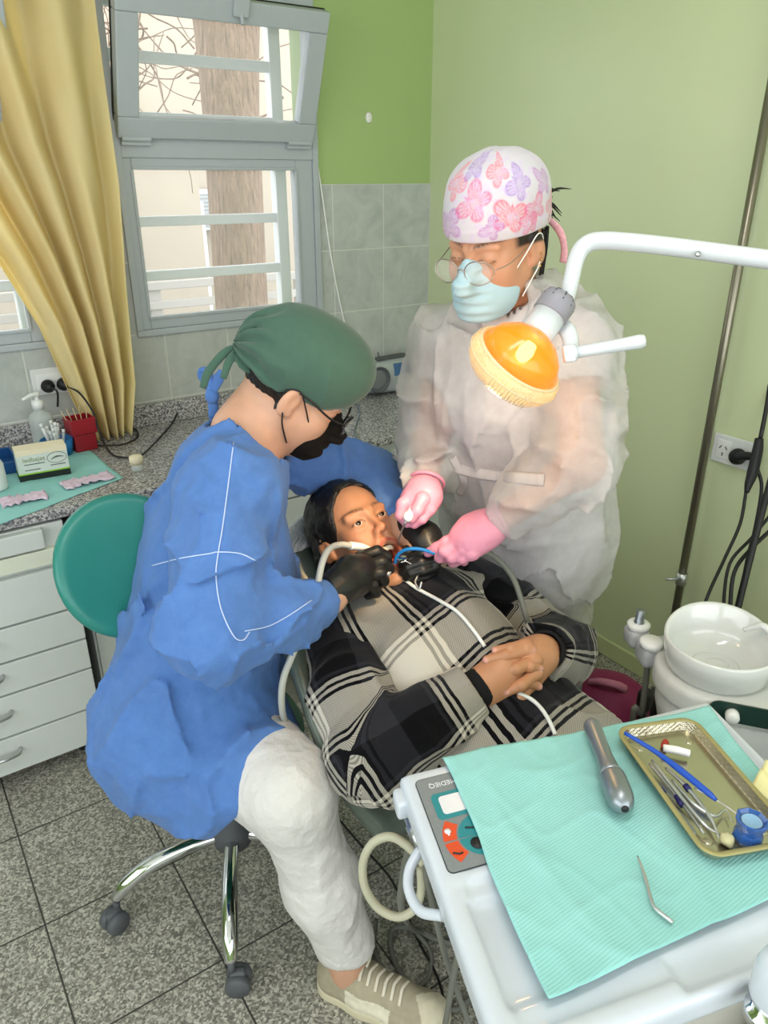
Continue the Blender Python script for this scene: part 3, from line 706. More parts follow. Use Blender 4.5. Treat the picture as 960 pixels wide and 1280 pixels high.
for px in ([(292, 552), (286, 600), (278, 660), (273, 690), (270, 720), (276, 760), (292, 795), (304, 800), (312, 790)], [(190, 707), (225, 698), (262, 692), (273, 690), (300, 692), (322, 702)], [(306, 789), (335, 783), (360, 770), (390, 750)]):
    p = project_on(gown, dense(px, 6), .001)
    if len(p) > 3: m.tube(p, .0011, 6)
mk('seam', m.data(), mat('pale_blue_thread', '#b9c9ea', .8), og)
m = MB(); b0 = at(265, 492, 1.47)
m.tube([b0+np.array((0, 0, -.05)), b0, b0+np.array((-.006, .01, .035)), b0+np.array((-.01, .0, .05))], [.012, .009, .016, .012], 10, sub=5, flat=((.3, .9, 0), .45))
m.tube([b0, b0+np.array((.012, -.01, .03)), b0+np.array((.02, -.012, .045))], [.008, .013, .008], 10, sub=4, flat=((.9, .3, 0), .5)); m.sphere(b0+np.array((0, 0, -.005)), (.014, .014, .016))
mk('gown_tie', m.data(), M_blue, og)
# white shirt collar showing at the neck
# white trousers
M_trs = mat('white_trouser_cotton', '#d2cfcc', .85, var=.03, bump=.5, bscale=22, bdist=.02)
def trs(P):
    d = chain(P, [hipR, hipR*.5+kneeR*.5, kneeR, kneeR*.5+ankR*.5, ankR+np.array((0, 0, .05))], [.10, .092, .078, .069, .064], .05)
    ax = nrm(kneeR-ankR); rel = (P-kneeR)@ax
    d = d-folds(P, .0045, (9, 9, 9), 51, ax, .5, .0014)
    d = smax(d, .155-P[:, 2]+.12*(P[:, 0]-ankR[0])+.004*noise3(P, 20, 7), .006)
    return smax(d, -chain(P, [ankR+np.array((0, 0, .09)), ankR-np.array((0, 0, .1))], [.048, .05], .01), .006)
lo, hi = bounds([hipR, kneeR, ankR], .14); ot = mk('trousers', net(trs, lo, hi, .0055), M_trs, dn, label='white cotton trousers')
fn = lambda P: chain(P, [hipL, kneeL, ankL+np.array((0, 0, .06))], [.095, .085, .062], .04)-folds(P, .005, (7, 7, 7), 53, kneeL-ankL, .5)
lo, hi = bounds([hipL, kneeL, ankL], .13); mk('trouser_leg', net(fn, lo, hi, .009), M_trs, dn)
# sneakers
M_suede = mat('beige_suede', '#a39a84', .9, var=.12, vscale=70, bump=.4, bscale=300, bdist=.001)
M_leather = mat('pale_cream_leather', '#d8d1bd', .55, var=.04)
M_sole = mat('cream_rubber_sole', '#cfc6ab', .7)
def shoe(ank, dirxy, full=True):
    f = nrm((dirxy[0], dirxy[1], 0)); l = np.cross((0, 0, 1), f); R = np.stack([f, l, np.array((0, 0, 1.))], 1); o = np.array((ank[0], ank[1], 0))-f*.055
    def loc(P): return (P-o)@R
    def up(P):
        Q = loc(P)
        d = chain(Q, [(.035, 0, .055), (.10, 0, .055), (.17, .004, .045), (.235, .008, .036)], [.036, .037, .035, .028], .03)
        d = smin(d, chain(Q, [(.025, 0, .06), (.045, 0, .10)], [.036, .040], .02), .03)
        d = smin(d, ell(Q, (.235, .008, .034), (.045, .044, .028)), .02)
        fp = chain(Q*np.array((1, 1, 0)), [(.025, 0, 0), (.10, -.002, 0), (.17, .004, 0), (.245, .01, 0)], [.038, .036, .042, .038], .03)
        d = smin(d, smax(fp, np.abs(Q[:, 2]-.03)-.012, .008), .016)
        d = smax(d, -cap(Q, (.045, 0, .09), (.04, 0, .2), .033, .04), .006)
        d = smax(d, Q[:, 2]-(.115-.12*np.clip(Q[:, 0]-.02, 0, .06)), .006)
        return smax(d, .022-Q[:, 2], .004)
    lo, hi = bounds([o, o+.3*f], .09); lo[2] = 0; hi[2] = .16
    vf = net(up, lo, hi, .003); Q = loc(vf[0]); col = np.tile(np.array(lin('#a39a84')), (len(Q), 1))
    q = (Q[:, 0] > .07) & (Q[:, 0] < .17) & (Q[:, 2] < .07-.1*(Q[:, 0]-.07)) & (np.abs(Q[:, 1]) > .022); col[q] = lin('#d8d1bd')
    col[(Q[:, 0] > .225+.8*(np.abs(Q[:, 1]-.008)-.02))] = lin('#cdc5ae'); col[:, :3] *= (1+.08*noise3(vf[0], 120, 3))[:, None]
    so = mk('shoe', vf, attr_mat('shoe_upper', .85, bump=.3, bscale=400), dn, cols=col, label='beige and cream lace up sneaker')
    sole = lambda P: (lambda Q: smax(chain(Q*np.array((1, 1, .0))+np.array((0, 0, 0)), [(.025, 0, 0), (.10, -.002, 0), (.17, .004, 0), (.245, .01, 0)], [.041, .038, .044, .040], .03), np.abs(Q[:, 2]-.015)-.0145+.004*(Q[:, 0] > .3), .006))(loc(P))
    mk('sole', net(sole, lo, hi, .0035), M_sole, so)
    W = lambda *p: o+R@np.array(p)
    m = MB()
    tree = BVHTree.FromPolygons([tuple(v) for v in vf[0]], [tuple(int(i) for i in q) for q in vf[1]])
    def onto(x, y):
        h = tree.ray_cast(Vector(W(x, y, .2)), Vector((0, 0, -1))); return np.array(h[0]) if h[0] else W(x, y, .06)
    for i in range(6):
        x = .092+.018*i
        p = [onto(x+.004*math.cos(k), y)+np.array((0, 0, .003)) for k, y in ((0, -.026), (1, -.013), (1.5, 0), (1, .013), (0, .026))]; m.tube(p, .0036, 8, sub=4, flat=((0, 0, 1), .5))
    m.tube([onto(.1, 0)+np.array((0, 0, .006)), onto(.1, .02)+np.array((0, 0, .016)), onto(.088, .034)+np.array((0, 0, .01)), onto(.085, .02)+np.array((0, 0, .008))], .003, 6, sub=5)
    mk('laces', m.data(), mat('cream_laces', '#d9d2c0', .9), so)
    m = MB(); yy = -1
    for i, h in enumerate((.010, .010, .010, .010)): m.box(W(.098+.011*i, -.0375, .052-.003*i), (.0065, .002, .011), R@roty(.5)@rotz(0))
    m.box(W(.15, -.0365, .043), (.02, .002, .003), R@roty(.9)); mk('side_logo', m.data(), M_dark, so)
    return so
shoe(ankR, atz(536, 1292, .03)[:2]-atz(430, 1232, .06)[:2])
shoe(ankL, (.95, -.1))
# black gloves
M_bglove = mat('black_nitrile', '#181818', .42, var=.15, bump=.25, bscale=160, bdist=.001, spec=.6)
palm = [(J((408, 744, 1.425), (424, 732, 1.45), (440, 717, 1.485), (454, 709, 1.51)), [.031, .031, .034, .026]), (J((424, 735, 1.46), (449, 731, 1.495)), [.029, .022])]
fing = [(J((450, 697, 1.525), (471, 689, 1.545), (483, 695, 1.56), (485, 704, 1.57)), [.0135, .012, .011, .009]),
        (J((457, 708, 1.505), (477, 702, 1.525), (486, 711, 1.545), (481, 719, 1.56)), [.0135, .0125, .0115, .009]),
        (J((455, 721, 1.495), (475, 716, 1.515), (480, 726, 1.535), (471, 732, 1.55)), [.013, .012, .011, .009]),
        (J((449, 733, 1.49), (466, 731, 1.51), (470, 741, 1.525), (460, 745, 1.54)), [.012, .011, .010, .0085]),
        (J((434, 711, 1.52), (452, 695, 1.56), (472, 697, 1.575)), [.015, .0125, .010])]
lo, hi = bounds(sum([list(p) for p, r in fing+palm], []), .05)
fg = hand_sdf(palm, 0, fing, None); vf = net(lambda P: smax(fg(P)-.0005*ridge(P, 60, 4, .02, 30), (rwD-P)@nrm(rwD-reD)-.006, .003), lo, hi, .0022)
mk('glove', vf, M_bglove, dn, label='black nitrile glove holding the drill handpiece')
palm = [(J((500, 650, 1.655), (512, 660, 1.63), (530, 674, 1.61), (541, 692, 1.585)), [.030, .030, .036, .028])]
fing = [(J((545, 688, 1.575), (528, 693, 1.565), (512, 700, 1.57), (503, 707, 1.575)), [.0125, .0115, .0105, .009]),
        (J((545, 699, 1.57), (526, 703, 1.555), (511, 709, 1.56), (503, 715, 1.57)), [.0125, .0115, .0105, .009]),
        (J((543, 709, 1.57), (528, 713, 1.555), (515, 717, 1.56), (508, 722, 1.57)), [.012, .011, .010, .0085]),
        (J((540, 716, 1.58), (529, 721, 1.565), (520, 725, 1.57), (515, 728, 1.575)), [.011, .010, .009, .008]),
        (J((520, 676, 1.61), (510, 690, 1.595), (503, 698, 1.595)), [.014, .012, .010])]
lo, hi = bounds(sum([list(p) for p, r in fing+palm], []), .05)
fg2 = hand_sdf(palm, 0, fing, None); vf = net(lambda P: smax(fg2(P)-.0005*ridge(P, 60, 5, .02, 30), (lwD-P)@nrm(at(530, 674, 1.61)-lwD)-.012, .003), lo, hi, .0022)
mk('glove', vf, M_bglove, dn, label='black nitrile glove steadying the mouth mirror')
# ---------------------------------------------------------------- the patient lying back
pt = thing('person', 'person in black and cream plaid coat lying back with mouth open and hands clasped', 'person', (.86, .9, .5))
HP = at(446, 668, 1.68); RP = frame(np.array((-.01, -.69, .73)), np.array((-.09, .72, .68)))
JAW = .036
def hp_(*p): return HP+RP@np.array(p)
nbP = hp_(-.03, 0, -.17)
chP, beP, hiP = np.array((.845, 1.0, .70)), np.array((.87, .80, .61)), np.array((.885, .62, .54))
rsP, lsP = np.array((.665, 1.13, .725)), np.array((1.025, 1.14, .735))
reP, leP = at(466, 952, 1.37), np.array((1.11, .93, .66))
rwP, lwP = at(594, 864, 1.395), at(682, 812, 1.47)
def neckP(P): return chain(P, [hp_(-.03, 0, -.03), hp_(-.03, 0, -.08), nbP, nbP*.6+chP*.4], [.05, .05, .055, .07], .03)
fh = lambda P: smin(head_sdf((P-HP)@RP, JAW, fem=1), neckP(P), .025)
lo, hi = bounds([HP-.14, HP+.14, nbP-.06], .01); head = net(fh, lo, hi, .0021)
def bodyP(P):
    d = chain(P, [nbP*.6+chP*.4, chP, beP, hiP], [.10, .12, .12, .12], .05, RP[:, 0], .75)
    d = smin(d, chain(P, [rsP, reP, rwP], [.045, .036, .026], .02), .05); d = smin(d, chain(P, [lsP, leP, lwP], [.045, .036, .026], .02), .05)
    for s in (-1, 1): d = smin(d, chain(P, [hiP+np.array((s*.09, 0, 0)), np.array((.9+s*.1, .18, .56)), np.array((.9+s*.09, -.22, .42)), np.array((.9+s*.1, -.30, .47))], [.075, .055, .04, .03], .03), .04)
    return d
lo, hi = bounds([nbP, rsP, lsP, reP, leP, (.9, -.3, .4)], .16); body = net(bodyP, lo, hi, .009)
# clasped hands: interlaced fingers
def F5(*q): return J(*q)
rpalm = [([rwP]+F5((606, 856, 1.40), (628, 838, 1.405), (640, 832, 1.415)), [.028, .033, .034, .030]), (F5((604, 866, 1.40), (634, 858, 1.405)), [.026, .026])]
rf = [(F5((640, 822, 1.405), (652, 815, 1.40), (664, 813, 1.405)), [.0105, .0105, .0085]), (F5((645, 834, 1.40), (662, 833, 1.385), (674, 836, 1.395)), [.0105, .0105, .0085]),
      (F5((646, 848, 1.40), (662, 853, 1.385), (673, 858, 1.395)), [.0105, .010, .008]), (F5((638, 862, 1.40), (648, 868, 1.395), (656, 872, 1.40)), [.0105, .010, .008])]
lpalm = [([lwP]+F5((674, 816, 1.455), (662, 820, 1.43), (652, 826, 1.42)), [.027, .032, .030, .026]), (F5((678, 826, 1.44), (664, 846, 1.42)), [.026, .024])]
lf = [(F5((656, 806, 1.41), (638, 811, 1.395), (620, 813, 1.40)), [.0115, .011, .0085]), (F5((660, 812, 1.405), (632, 820, 1.385), (609, 825, 1.39)), [.012, .011, .009]),
      (F5((668, 826, 1.40), (645, 836, 1.375), (620, 841, 1.385)), [.012, .0115, .009]), (F5((670, 842, 1.395), (652, 856, 1.372), (635, 864, 1.38)), [.012, .0115, .009]),
      (F5((662, 858, 1.40), (652, 870, 1.385), (643, 877, 1.385)), [.011, .0105, .008])]
hands = []
for pa, fi in ((rpalm, rf), (lpalm, lf)):
    f0 = hand_sdf(pa, 0, fi, None, k=.016); lo, hi = bounds(sum([list(p) for p, r in pa+fi], []), .045); hands.append(net(f0, lo, hi, .002))
vf = joinvf(head, body, *hands); V = vf[0]
skinP = '#b98462'
cols = skin_cols(V, HP, RP, skinP, JAW, brow='#1c100b', lip='#a8483e', blush=.18, hair=None)
n0 = len(head[0])+len(body[0])
for p, r in rf+lf:                                                      # finger nails
    tip = p[-1]+nrm(p[-1]-p[-2])*r[-1]*.45-nrm(ray(640, 840))*r[-1]*.8; w = np.clip(1.6-np.linalg.norm(V-tip, axis=1)/.0052, 0, 1)[:, None]
    cols[:, :3] = cols[:, :3]*(1-w)+np.array(lin('#d8a094')[:3])*w
mk('body', vf, M_skin, pt, cols=cols); eyes(pt, HP, RP, iris='#241209', look=nrm((1, -.12, .1)))
m = MB()
for k in range(12):                                                      # upper teeth
    a = -1.15+2.3*k/11; m.sphere(hp_(.056+.026*math.cos(a), .022*math.sin(a), -.0735), (.0042, .0042, .0062), RP, 6)
mk('upper_teeth', m.data(), mat('teeth', '#ece0c6', .25), pt); m = MB()
for k in range(10):
    a = -1.0+2.0*k/9; m.sphere(hp_(.052+.024*math.cos(a), .019*math.sin(a), -.089-JAW*.75), (.0038, .004, .0055), RP, 6)
mk('lower_teeth', m.data(), mat('teeth', '#ece0c6', .25), pt)
mk('tongue', net(lambda P: ell((P-HP)@RP, (.056, 0, -.088-JAW*.3), (.026, .016, .010), roty(.5)), HP-.13, HP+.13, .003), mat('tongue_pink', '#b4544c', .4), pt)
def hairP(P):
    Q = (P-HP)@RP; d = smin(ell(Q, (-.022, 0, .042), (.108, .087, .098)), ell(Q, (-.06, 0, -.03), (.065, .088, .075)), .04)
    d = d-.004*noise3(P, (60, 60, 60), 3)
    return smax(d, -ell(Q, (.096, 0, -.030), (.094, .083, .128)), .008)
mk('hair', net(hairP, HP-.17, HP+.17, .0035), M_hair, pt)
# plaid coat
t = NT('plaid_wool'); a = t.node('Attribute', attribute_name='cloth'); sp = t.node('SeparateXYZ'); t.link(a.outputs['Vector'], sp.inputs[0])
def stripe(x, off):
    f = t.math('FRACT', t.math('ADD', t.math('DIVIDE', x, .30), off))
    k, c, g = lin('#08080c'), lin('#c9c3b7'), lin('#2b2b31')
    st = [(0, c), (.235, k), (.258, c), (.285, k), (.308, c), (.335, k), (.358, g), (.385, k), (.405, g), (.60, k), (.83, g), (.855, k), (.875, c), (.90, k), (.92, c), (.945, k), (.965, c)]
    return t.ramp(f, st, 'CONSTANT')
wob = t.math('MULTIPLY', t.math('SUBTRACT', t.noise(t.coord(), 30, 2), .5), .006)
ux = t.math('ADD', sp.outputs[0], wob); uy = t.math('ADD', sp.outputs[1], wob)
tw = t.math('MULTIPLY_ADD', t.math('SINE', t.math('MULTIPLY', t.math('ADD', sp.outputs[0], sp.outputs[1]), 1900)), .22, .5)
t.link(t.mix(tw, stripe(ux, .47), stripe(uy, .46)), t.b.inputs['Base Color']); t.b.inputs['Roughness'].default_value = .95; t.b.inputs['Specular IOR Level'].default_value = .1; t.b.inputs['Sheen Weight'].default_value = .1
t.bump(t.noise(t.coord(), 260, 3), .35, .002); M_plaid = t.m
nP = nrm(np.array((0, -.62, .78)))
axP = nrm(hiP-chP)
def coatP(P):
    d = chain(P, [nbP*.75+chP*.25, chP, beP, hiP+np.array((0, .04, 0)), hiP-np.array((0, .12, .02))], [.13, .160, .158, .175, .175], .06, nP, .72)
    d = smin(d, cap(P, rsP, lsP, .085, .085), .05)
    rel = P-chP; d = d-.012*np.exp(-((rel@nP-.13)/.1)**2)*np.cos((rel[:, 0]-.02)*34+1.5*noise3(P, 5, 4))*np.clip(1-np.abs(rel[:, 0])/.2, 0, 1)
    d = d-folds(P, .007, (7, 7, 7), 61, axP, .6, .0012)
    d = smax(d, -(neckP(P)-.012), .008); d = smax(d, -(ell((P-HP)@RP, (-.01, 0, .02), (.13, .125, .15))), .01)
    return d
def plaid_uv(V, o, ax, n, w, tw=0):
    b = np.cross(n, ax); r = V-o; s = r@ax; l = r@b; h = r@n
    return np.stack([np.arctan2(l, np.maximum(np.abs(h)*1.0, 0)+.10)*w*1.25+tw, s+.1*l, s*0], 1)
lo, hi = bounds([nbP, rsP, lsP, hiP-np.array((0, .12, 0))], .25); vf = net(coatP, lo, hi, .005)
oc = mk('coat', vf, M_plaid, pt, uv=plaid_uv(vf[0], nbP, axP, nP, .2), label='black cream and grey plaid wool coat')
def sleeve(name, s, e, w, seed):
    def f(P):
        q = chain(P, [s+(s-e)*.05, s*.5+e*.5, e], [.092, .088, .080], .03); q = smin(q, chain(P, [e, e*.5+w*.5, w-nrm(w-e)*.01], [.078, .066, .056], .03), .03)
        q = q-folds(P, .008, (7, 7, 7), seed, w-e, .8, .0012)
        return smax(smax(q, (P-w)@nrm(w-e)-.0, .004), -smax(cap(P, w-nrm(w-e)*.03, w+nrm(w-e)*.06, .037, .042), -((P-w)@nrm(w-e)+.03), .003), .004)
    lo, hi = bounds([s, e, w], .13); vf = net(f, lo, hi, .0045); V = vf[0]
    a1, a2 = nrm(e-s), nrm(w-e); k = np.clip(((V-e)@nrm(a1+a2))/.05+.5, 0, 1)[:, None]
    L1 = np.linalg.norm(e-s); along = (1-k[:, 0])*((V-s)@a1)+k[:, 0]*(L1+(V-e)@a2)
    def ang(o, a):
        n = nrm(np.array((0, -.3, 1))-a*(np.array((0, -.3, 1))@a)); b = np.cross(a, n); r = V-o; return np.arctan2(r@b, r@n)
    an = np.where(k[:, 0] > .5, ang(e, a2), ang(s, a1))
    o = mk(name, vf, M_plaid, oc, uv=np.stack([an*.075+.035, along-.0, an*0], 1))
    f2 = lambda P: smax(smax(cap(P, w-nrm(w-e)*.05, w+nrm(w-e)*.05, .040, .036)-.002*noise3(P, 40, 3), (P-w)@nrm(w-e)-.022, .004), -cap(P, w-nrm(w-e)*.0, w+nrm(w-e)*.1, .031, .031), .003)
    lo, hi = bounds([w], .075); mk('inner_cuff', net(f2, lo, hi, .003), M_blk, oc, label='black knit inner cuff')
M_blk = mat('black_knit', '#0c0c10', .95, bump=.5, bscale=400, bdist=.001)
sleeve('sleeve', rsP, reP, rwP, 71); sleeve('sleeve', lsP, leP, lwP, 75)
# collar standing round the neck
def collar(P):
    Q = (P-nbP)@RP
    r = np.hypot(Q[:, 0]*1.0-.0, Q[:, 1]); z = Q[:, 2]
    d = np.abs(r-(.085+.35*np.clip(z+.02, 0, .1)))-.007
    return smax(smax(d, np.abs(z-.0)-.045-.02*(np.abs(Q[:, 1])/.1), .006), Q[:, 0]-.055+.6*np.abs(z+.03), .006)
vf = net(collar, nbP-.17, nbP+.17, .004); mk('collar', vf, M_plaid, oc, uv=np.stack([(vf[0]-nbP)@RP[:, 1]+.05, (vf[0]-nbP)@RP[:, 2]+.06, vf[0][:, 0]*0], 1))
fn = lambda P: smax(neckP(P)-.008, np.abs((P-nbP)@RP[:, 2]-.012)-.03, .006)
mk('black_sweater', net(fn, nbP-.13, nbP+.13, .004), M_blk, pt)
fn = lambda P: np.minimum(*[chain(P, [hiP+np.array((s*.09, .02, 0)), np.array((.9+s*.1, .18, .56)), np.array((.9+s*.09, -.22, .44))], [.11, .085, .065], .03) for s in (-1, 1)])
mk('trousers', net(fn, (.6, -.35, .3), (1.2, .85, .8), .009), mat('black_trousers', '#17181d', .9), pt)
for s in (-1, 1):
    fn = lambda P, s=s: smax(chain(P, [np.array((.9+s*.09, -.24, .43)), np.array((.9+s*.1, -.29, .50)), np.array((.9+s*.11, -.36, .62))], [.045, .045, .035], .03), -(P[:, 1]+.42), .004)
    mk('shoe', net(fn, (.6, -.45, .35), (1.2, -.15, .7), .006), M_blk, pt)

# ---------------------------------------------------------------- the assistant
sa = thing('person', 'person in sheer white gown, butterfly print cap, mask, glasses and pink gloves', 'person', (1.27, 1.24, 0))
HA = at(619, 307, 1.42); RA = frame(cdir(-.60, -.50, -.62), cdir(-.08, .85, -.50))
def ha(*p): return HA+RA@np.array(p)
nbA = at(652, 392, 1.52)
rsA, lsA = at(560, 428, 1.64), at(718, 430, 1.44)
reA, rwA = at(536, 556, 1.72), at(533, 606, 1.575)
leA, lwA = at(727, 580, 1.42), at(622, 652, 1.50)
pvA = np.array((1.225, 1.17, .86)); chA = at(640, 490, 1.60); ftA = np.array((1.27, 1.25, .04))
def neckA(P): return chain(P, [ha(-.03, 0, -.03), ha(-.035, 0, -.08), nbA, nbA*.7+chA*.3], [.048, .048, .053, .07], .03)
fh = lambda P: smin(head_sdf((P-HA)@RA, 0, False, 1), neckA(P), .025)
lo, hi = bounds([HA-.14, HA+.14, nbA-.05], .01); head = net(fh, lo, hi, .0023)
fA = nrm(np.array((-.95, -.32, 0)))
def bodyA(P):
    d = chain(P, [nbA*.7+chA*.3, chA, pvA], [.10, .125, .13], .05, fA, .72)
    d = smin(d, chain(P, [nbA*.8+chA*.2, rsA, reA, rwA], [.05, .045, .038, .026], .03), .04); d = smin(d, chain(P, [nbA*.8+chA*.2, lsA, leA, lwA], [.05, .045, .040, .026], .03), .04)
    for s in (-1, 1):
        o = np.cross((0, 0, 1), fA)*s*.085; d = smin(d, chain(P, [pvA+o, pvA*.5+ftA*.5+o, ftA+o+np.array((0, 0, .06)), ftA+o+fA*.1], [.085, .06, .042, .035], .03), .04)
    return d
lo, hi = bounds([nbA, rsA, lsA, reA, leA, rwA, lwA, ftA], .17); lo[2] = 0.0; body = net(bodyA, lo, hi, .008)
vf = joinvf(head, body); V = vf[0]
mk('body', vf, M_skin, sa, cols=skin_cols(V, HA, RA, '#c48e70', brow='#22140e', closed=True, hair=lambda Q: np.clip((np.abs(Q[:, 1])-.064)/.005, 0, 1)*np.clip((Q[:, 2]-.006)/.006, 0, 1)*(Q[:, 0] > -.03)*(Q[:, 0] < .045)*(Q[:, 2] < .06)))
# butterfly cap
def capA(P):
    Q = (P-HA)@RA
    d = smin(ell(Q, (-.012, 0, .06), (.116, .092, .10)), ell(Q, (-.02, 0, .105), (.09, .082, .055)), .03)
    d = smin(d, ell(Q, (-.105, -.01, .05), (.03, .035, .04)), .03)
    d = d-.0016*ridge(Q, (26, 26, 12), 6, .05, 9)-.0014*(np.abs(Q[:, 2]-.041) < .011)
    return smax(d, .031+.02*np.maximum(-Q[:, 0]-.03, 0)*(-2)-Q[:, 2], .003)
vf = net(capA, HA-.17, HA+.19, .0019, 2); Q = (vf[0]-HA)@RA
col = np.tile(np.array(lin('#cdc6cf')), (len(Q), 1))
def paintc(w, c): 
    w = np.clip(w, 0, 1)[:, None]; col[:, :3] = col[:, :3]*(1-w)+np.array(lin(c)[:3])*w
rnd = random.Random(12); th = np.arctan2(Q[:, 1], Q[:, 0]+.01)*.098; zz = Q[:, 2]
flies = [(-.035, .06, .3, .034), (.016, .098, 1.1, .034), (.075, .07, -.3, .034), (.10, .118, .8, .03), (-.035, .125, -.6, .03), (.045, .055, .9, .022), (.135, .07, .4, .03), (-.1, .09, .2, .032), (-.15, .06, 1, .03), (.06, .14, .5, .026), (.17, .11, -.2, .03), (.115, .05, .1, .024), (-.075, .045, .8, .022), (.0, .15, .2, .026), (.2, .06, .3, .03), (-.2, .1, .3, .03)]
for i, (cx, cz, rot, sz) in enumerate(flies):
    x, z = th-cx, zz-cz; X = x*math.cos(rot)+z*math.sin(rot); Z = -x*math.sin(rot)+z*math.cos(rot); r = np.hypot(X, Z)/sz; a = np.arctan2(Z, np.abs(X))
    R_ = .35+.65*np.abs(np.cos((a-.55)*1.9))*(a > -.25)+.5*np.abs(np.cos((a+.75)*2.1))*(a <= -.25)
    k = ['#b06cb4', '#d9568c', '#e0506a', '#9a70c0', '#e2687a'][i % 5]
    inside = np.clip((R_-r)/.06, 0, 1); edge = np.exp(-((r-R_)/.07)**2); veins = (np.sin(a*26) > .35)*(r > .2)
    paintc(inside*.28, k); paintc(inside*veins*.55, k); paintc(edge*.7*(r < 1.2), k)
n = noise3(Q, 130, 5); paintc(.35*np.clip((n-.25)/.1, 0, 1), '#cbb4dc')
paintc(.35*np.exp(-((zz-.052)/.0009)**2), '#b9a2b0')
oc = mk('surgical_cap', vf, attr_mat('butterfly_print_cotton', .85, bump=.2, bscale=500, sheen=.2), sa, cols=col, label='white surgical cap printed with pink and purple butterflies')
M_pk = mat('pink_print_tape', '#dfa8b4', .85, var=.3, vscale=140)
m = MB(); m.tube([ha(-.105, .05, .03), ha(-.115, .075, .0), ha(-.115, .085, -.03), ha(-.118, .082, -.06)], [.006, .008, .007, .008], 8, sub=6, flat=(RA[:, 0], .4)); mk('cap_tie', m.data(), M_pk, oc)
M_mask = mat('pale_blue_mask', '#a9c6d2', .75, var=.03, bump=.3, bscale=500, bdist=.0006)
f0 = maskfn(HA, RA, .006, .004); vf = net(f0, HA-.15, HA+.16, .0025)
om = mk('face_mask', vf, M_mask, sa, label='pale blue pleated surgical mask'); M_wht = mat('white_elastic', '#f0efec', .7)
ear_loops(om, ha, M_wht, .0013)
glasses(sa, HA, RA, mat('silver_wire_frame', '#a89a92', .3, .8), .0245, -.014, .121, .0011)
# hair: edge under the cap, and the tied tail behind
m = MB(); rnd = random.Random(9)
for k in range(46):
    p0 = ha(-.112+rnd.uniform(-.008, .008), .018+rnd.uniform(-.02, .022), .055+rnd.uniform(-.02, .025)); d = RA@np.array((-1, .55+rnd.uniform(-.5, .5), rnd.uniform(-.9, .35))); d = nrm(d)
    L = rnd.uniform(.03, .062); m.tube([p0, p0+d*L*.5+RA[:, 2]*.003, p0+d*L-RA[:, 2]*rnd.uniform(.005, .03)], [.0035, .0026, .0006], 5, sub=4)
m.sphere(ha(-.112, .015, .05), (.02, .026, .03), RA)
mk('ponytail', m.data(), M_hair, sa); m = MB()
for k in range(12):
    y = .072+rnd.uniform(-.004, .004); p0 = ha(-.05-rnd.uniform(0, .03), y, .02); m.tube([p0, ha(-.06, y-.002, -.04), ha(-.045+rnd.uniform(-.02, .02), .06, -.10)], [.0015, .0012, .0006], 5, sub=5)
mk('loose_hair', m.data(), M_hair, sa)
m = MB()
for z in (-.012, -.024, -.034): m.sphere(ha(-.012+.004*(z < -.03), .0895, z), .0022, None, 6)
mk('earring', m.data(), mat('gold_stud', '#c9a35a', .25, .9), sa)
# white tunic beneath, sheer gown over it
M_tunic = mat('white_tunic', '#cfcacb', .85)
def tunic(P):
    d = bodyA(P)-.018
    keepv = smax(d, np.minimum((P-rsA)@nrm(reA-rsA)-.17, 9), .004); keepv = np.where((P-lsA)@nrm(leA-lsA) > .17, np.maximum(d, .02), keepv)
    arm = np.minimum(chain(P, [rsA+(reA-rsA)*.62, reA, rwA], [.085, .09, .09], 0), chain(P, [lsA+(leA-lsA)*.62, leA, lwA], [.085, .09, .09], 0))
    d = smax(d, -arm, .003); d = smax(d, -(neckA(P)-.01), .004); return smax(d, .12-P[:, 2], .004)
lo, hi = bounds([nbA, rsA, lsA, pvA, ftA], .2); mk('tunic', net(tunic, lo, hi, .008), M_tunic, sa, label='white uniform seen through the gown')
t = NT('sheer_white_nonwoven'); v = t.coord()
f = t.noise(v, 26, 5, .6, .5); t.link(t.mix(f, lin('#c8c4c4'), lin('#dcd8d8')), t.b.inputs['Base Color']); t.b.inputs['Roughness'].default_value = .55; t.b.inputs['Specular IOR Level'].default_value = .35
t.link(t.math('ADD', .44, t.math('MULTIPLY', f, .12)), t.b.inputs['Alpha'])
r = t.node('TexNoise', noise_type='RIDGED_MULTIFRACTAL'); r.inputs['Scale'].default_value = 8; r.inputs['Detail'].default_value = 4; r.inputs['Distortion'].default_value = .6; t.link(v, r.inputs['Vector'])
t.bump(r.outputs['Fac'], 1.0, .028); M_sheer = t.m
def gownA(P):
    up = nrm(nbA-pvA)
    d = chain(P, [nbA*.8+chA*.2, chA, chA*.5+pvA*.5, pvA, pvA*.55+ftA*.45, ftA+np.array((0, 0, .26))], [.13, .185, .19, .20, .175, .165], .06, fA, .80)
    d = smin(d, cap(P, rsA+np.array((0, 0, -.0)), lsA, .085, .085), .06); d = smin(d, chain(P, [nbA*.8+chA*.2, nbA], [.1, .075], .02), .04)
    d = d-folds(P, .012, (7, 7, 7), 81, np.array((0, 0, 1)), .32, .0025)
    for s, e, w, sd in ((rsA, reA, rwA, 85), (lsA, leA, lwA, 88)):
        q = chain(P, [s, s*.5+e*.5, e], [.082, .084, .078], .03); q = smin(q, chain(P, [e, e*.5+w*.5, w], [.078, .068, .044], .03), .03)
        d = smin(d, smax(q-folds(P, .012, (8, 8, 8), sd, w-e, .8, .0025), (P-w)@nrm(w-e), .005), .022)
    d = smax(d, -(neckA(P)-.008), .005); d = smax(d, -cap(P, nbA+fA*.03, nbA+fA*.11+np.array((0, 0, .03)), .045, .06), .012)
    return smax(d, .30+.03*noise3(P, 8, 3)-P[:, 2], .01)
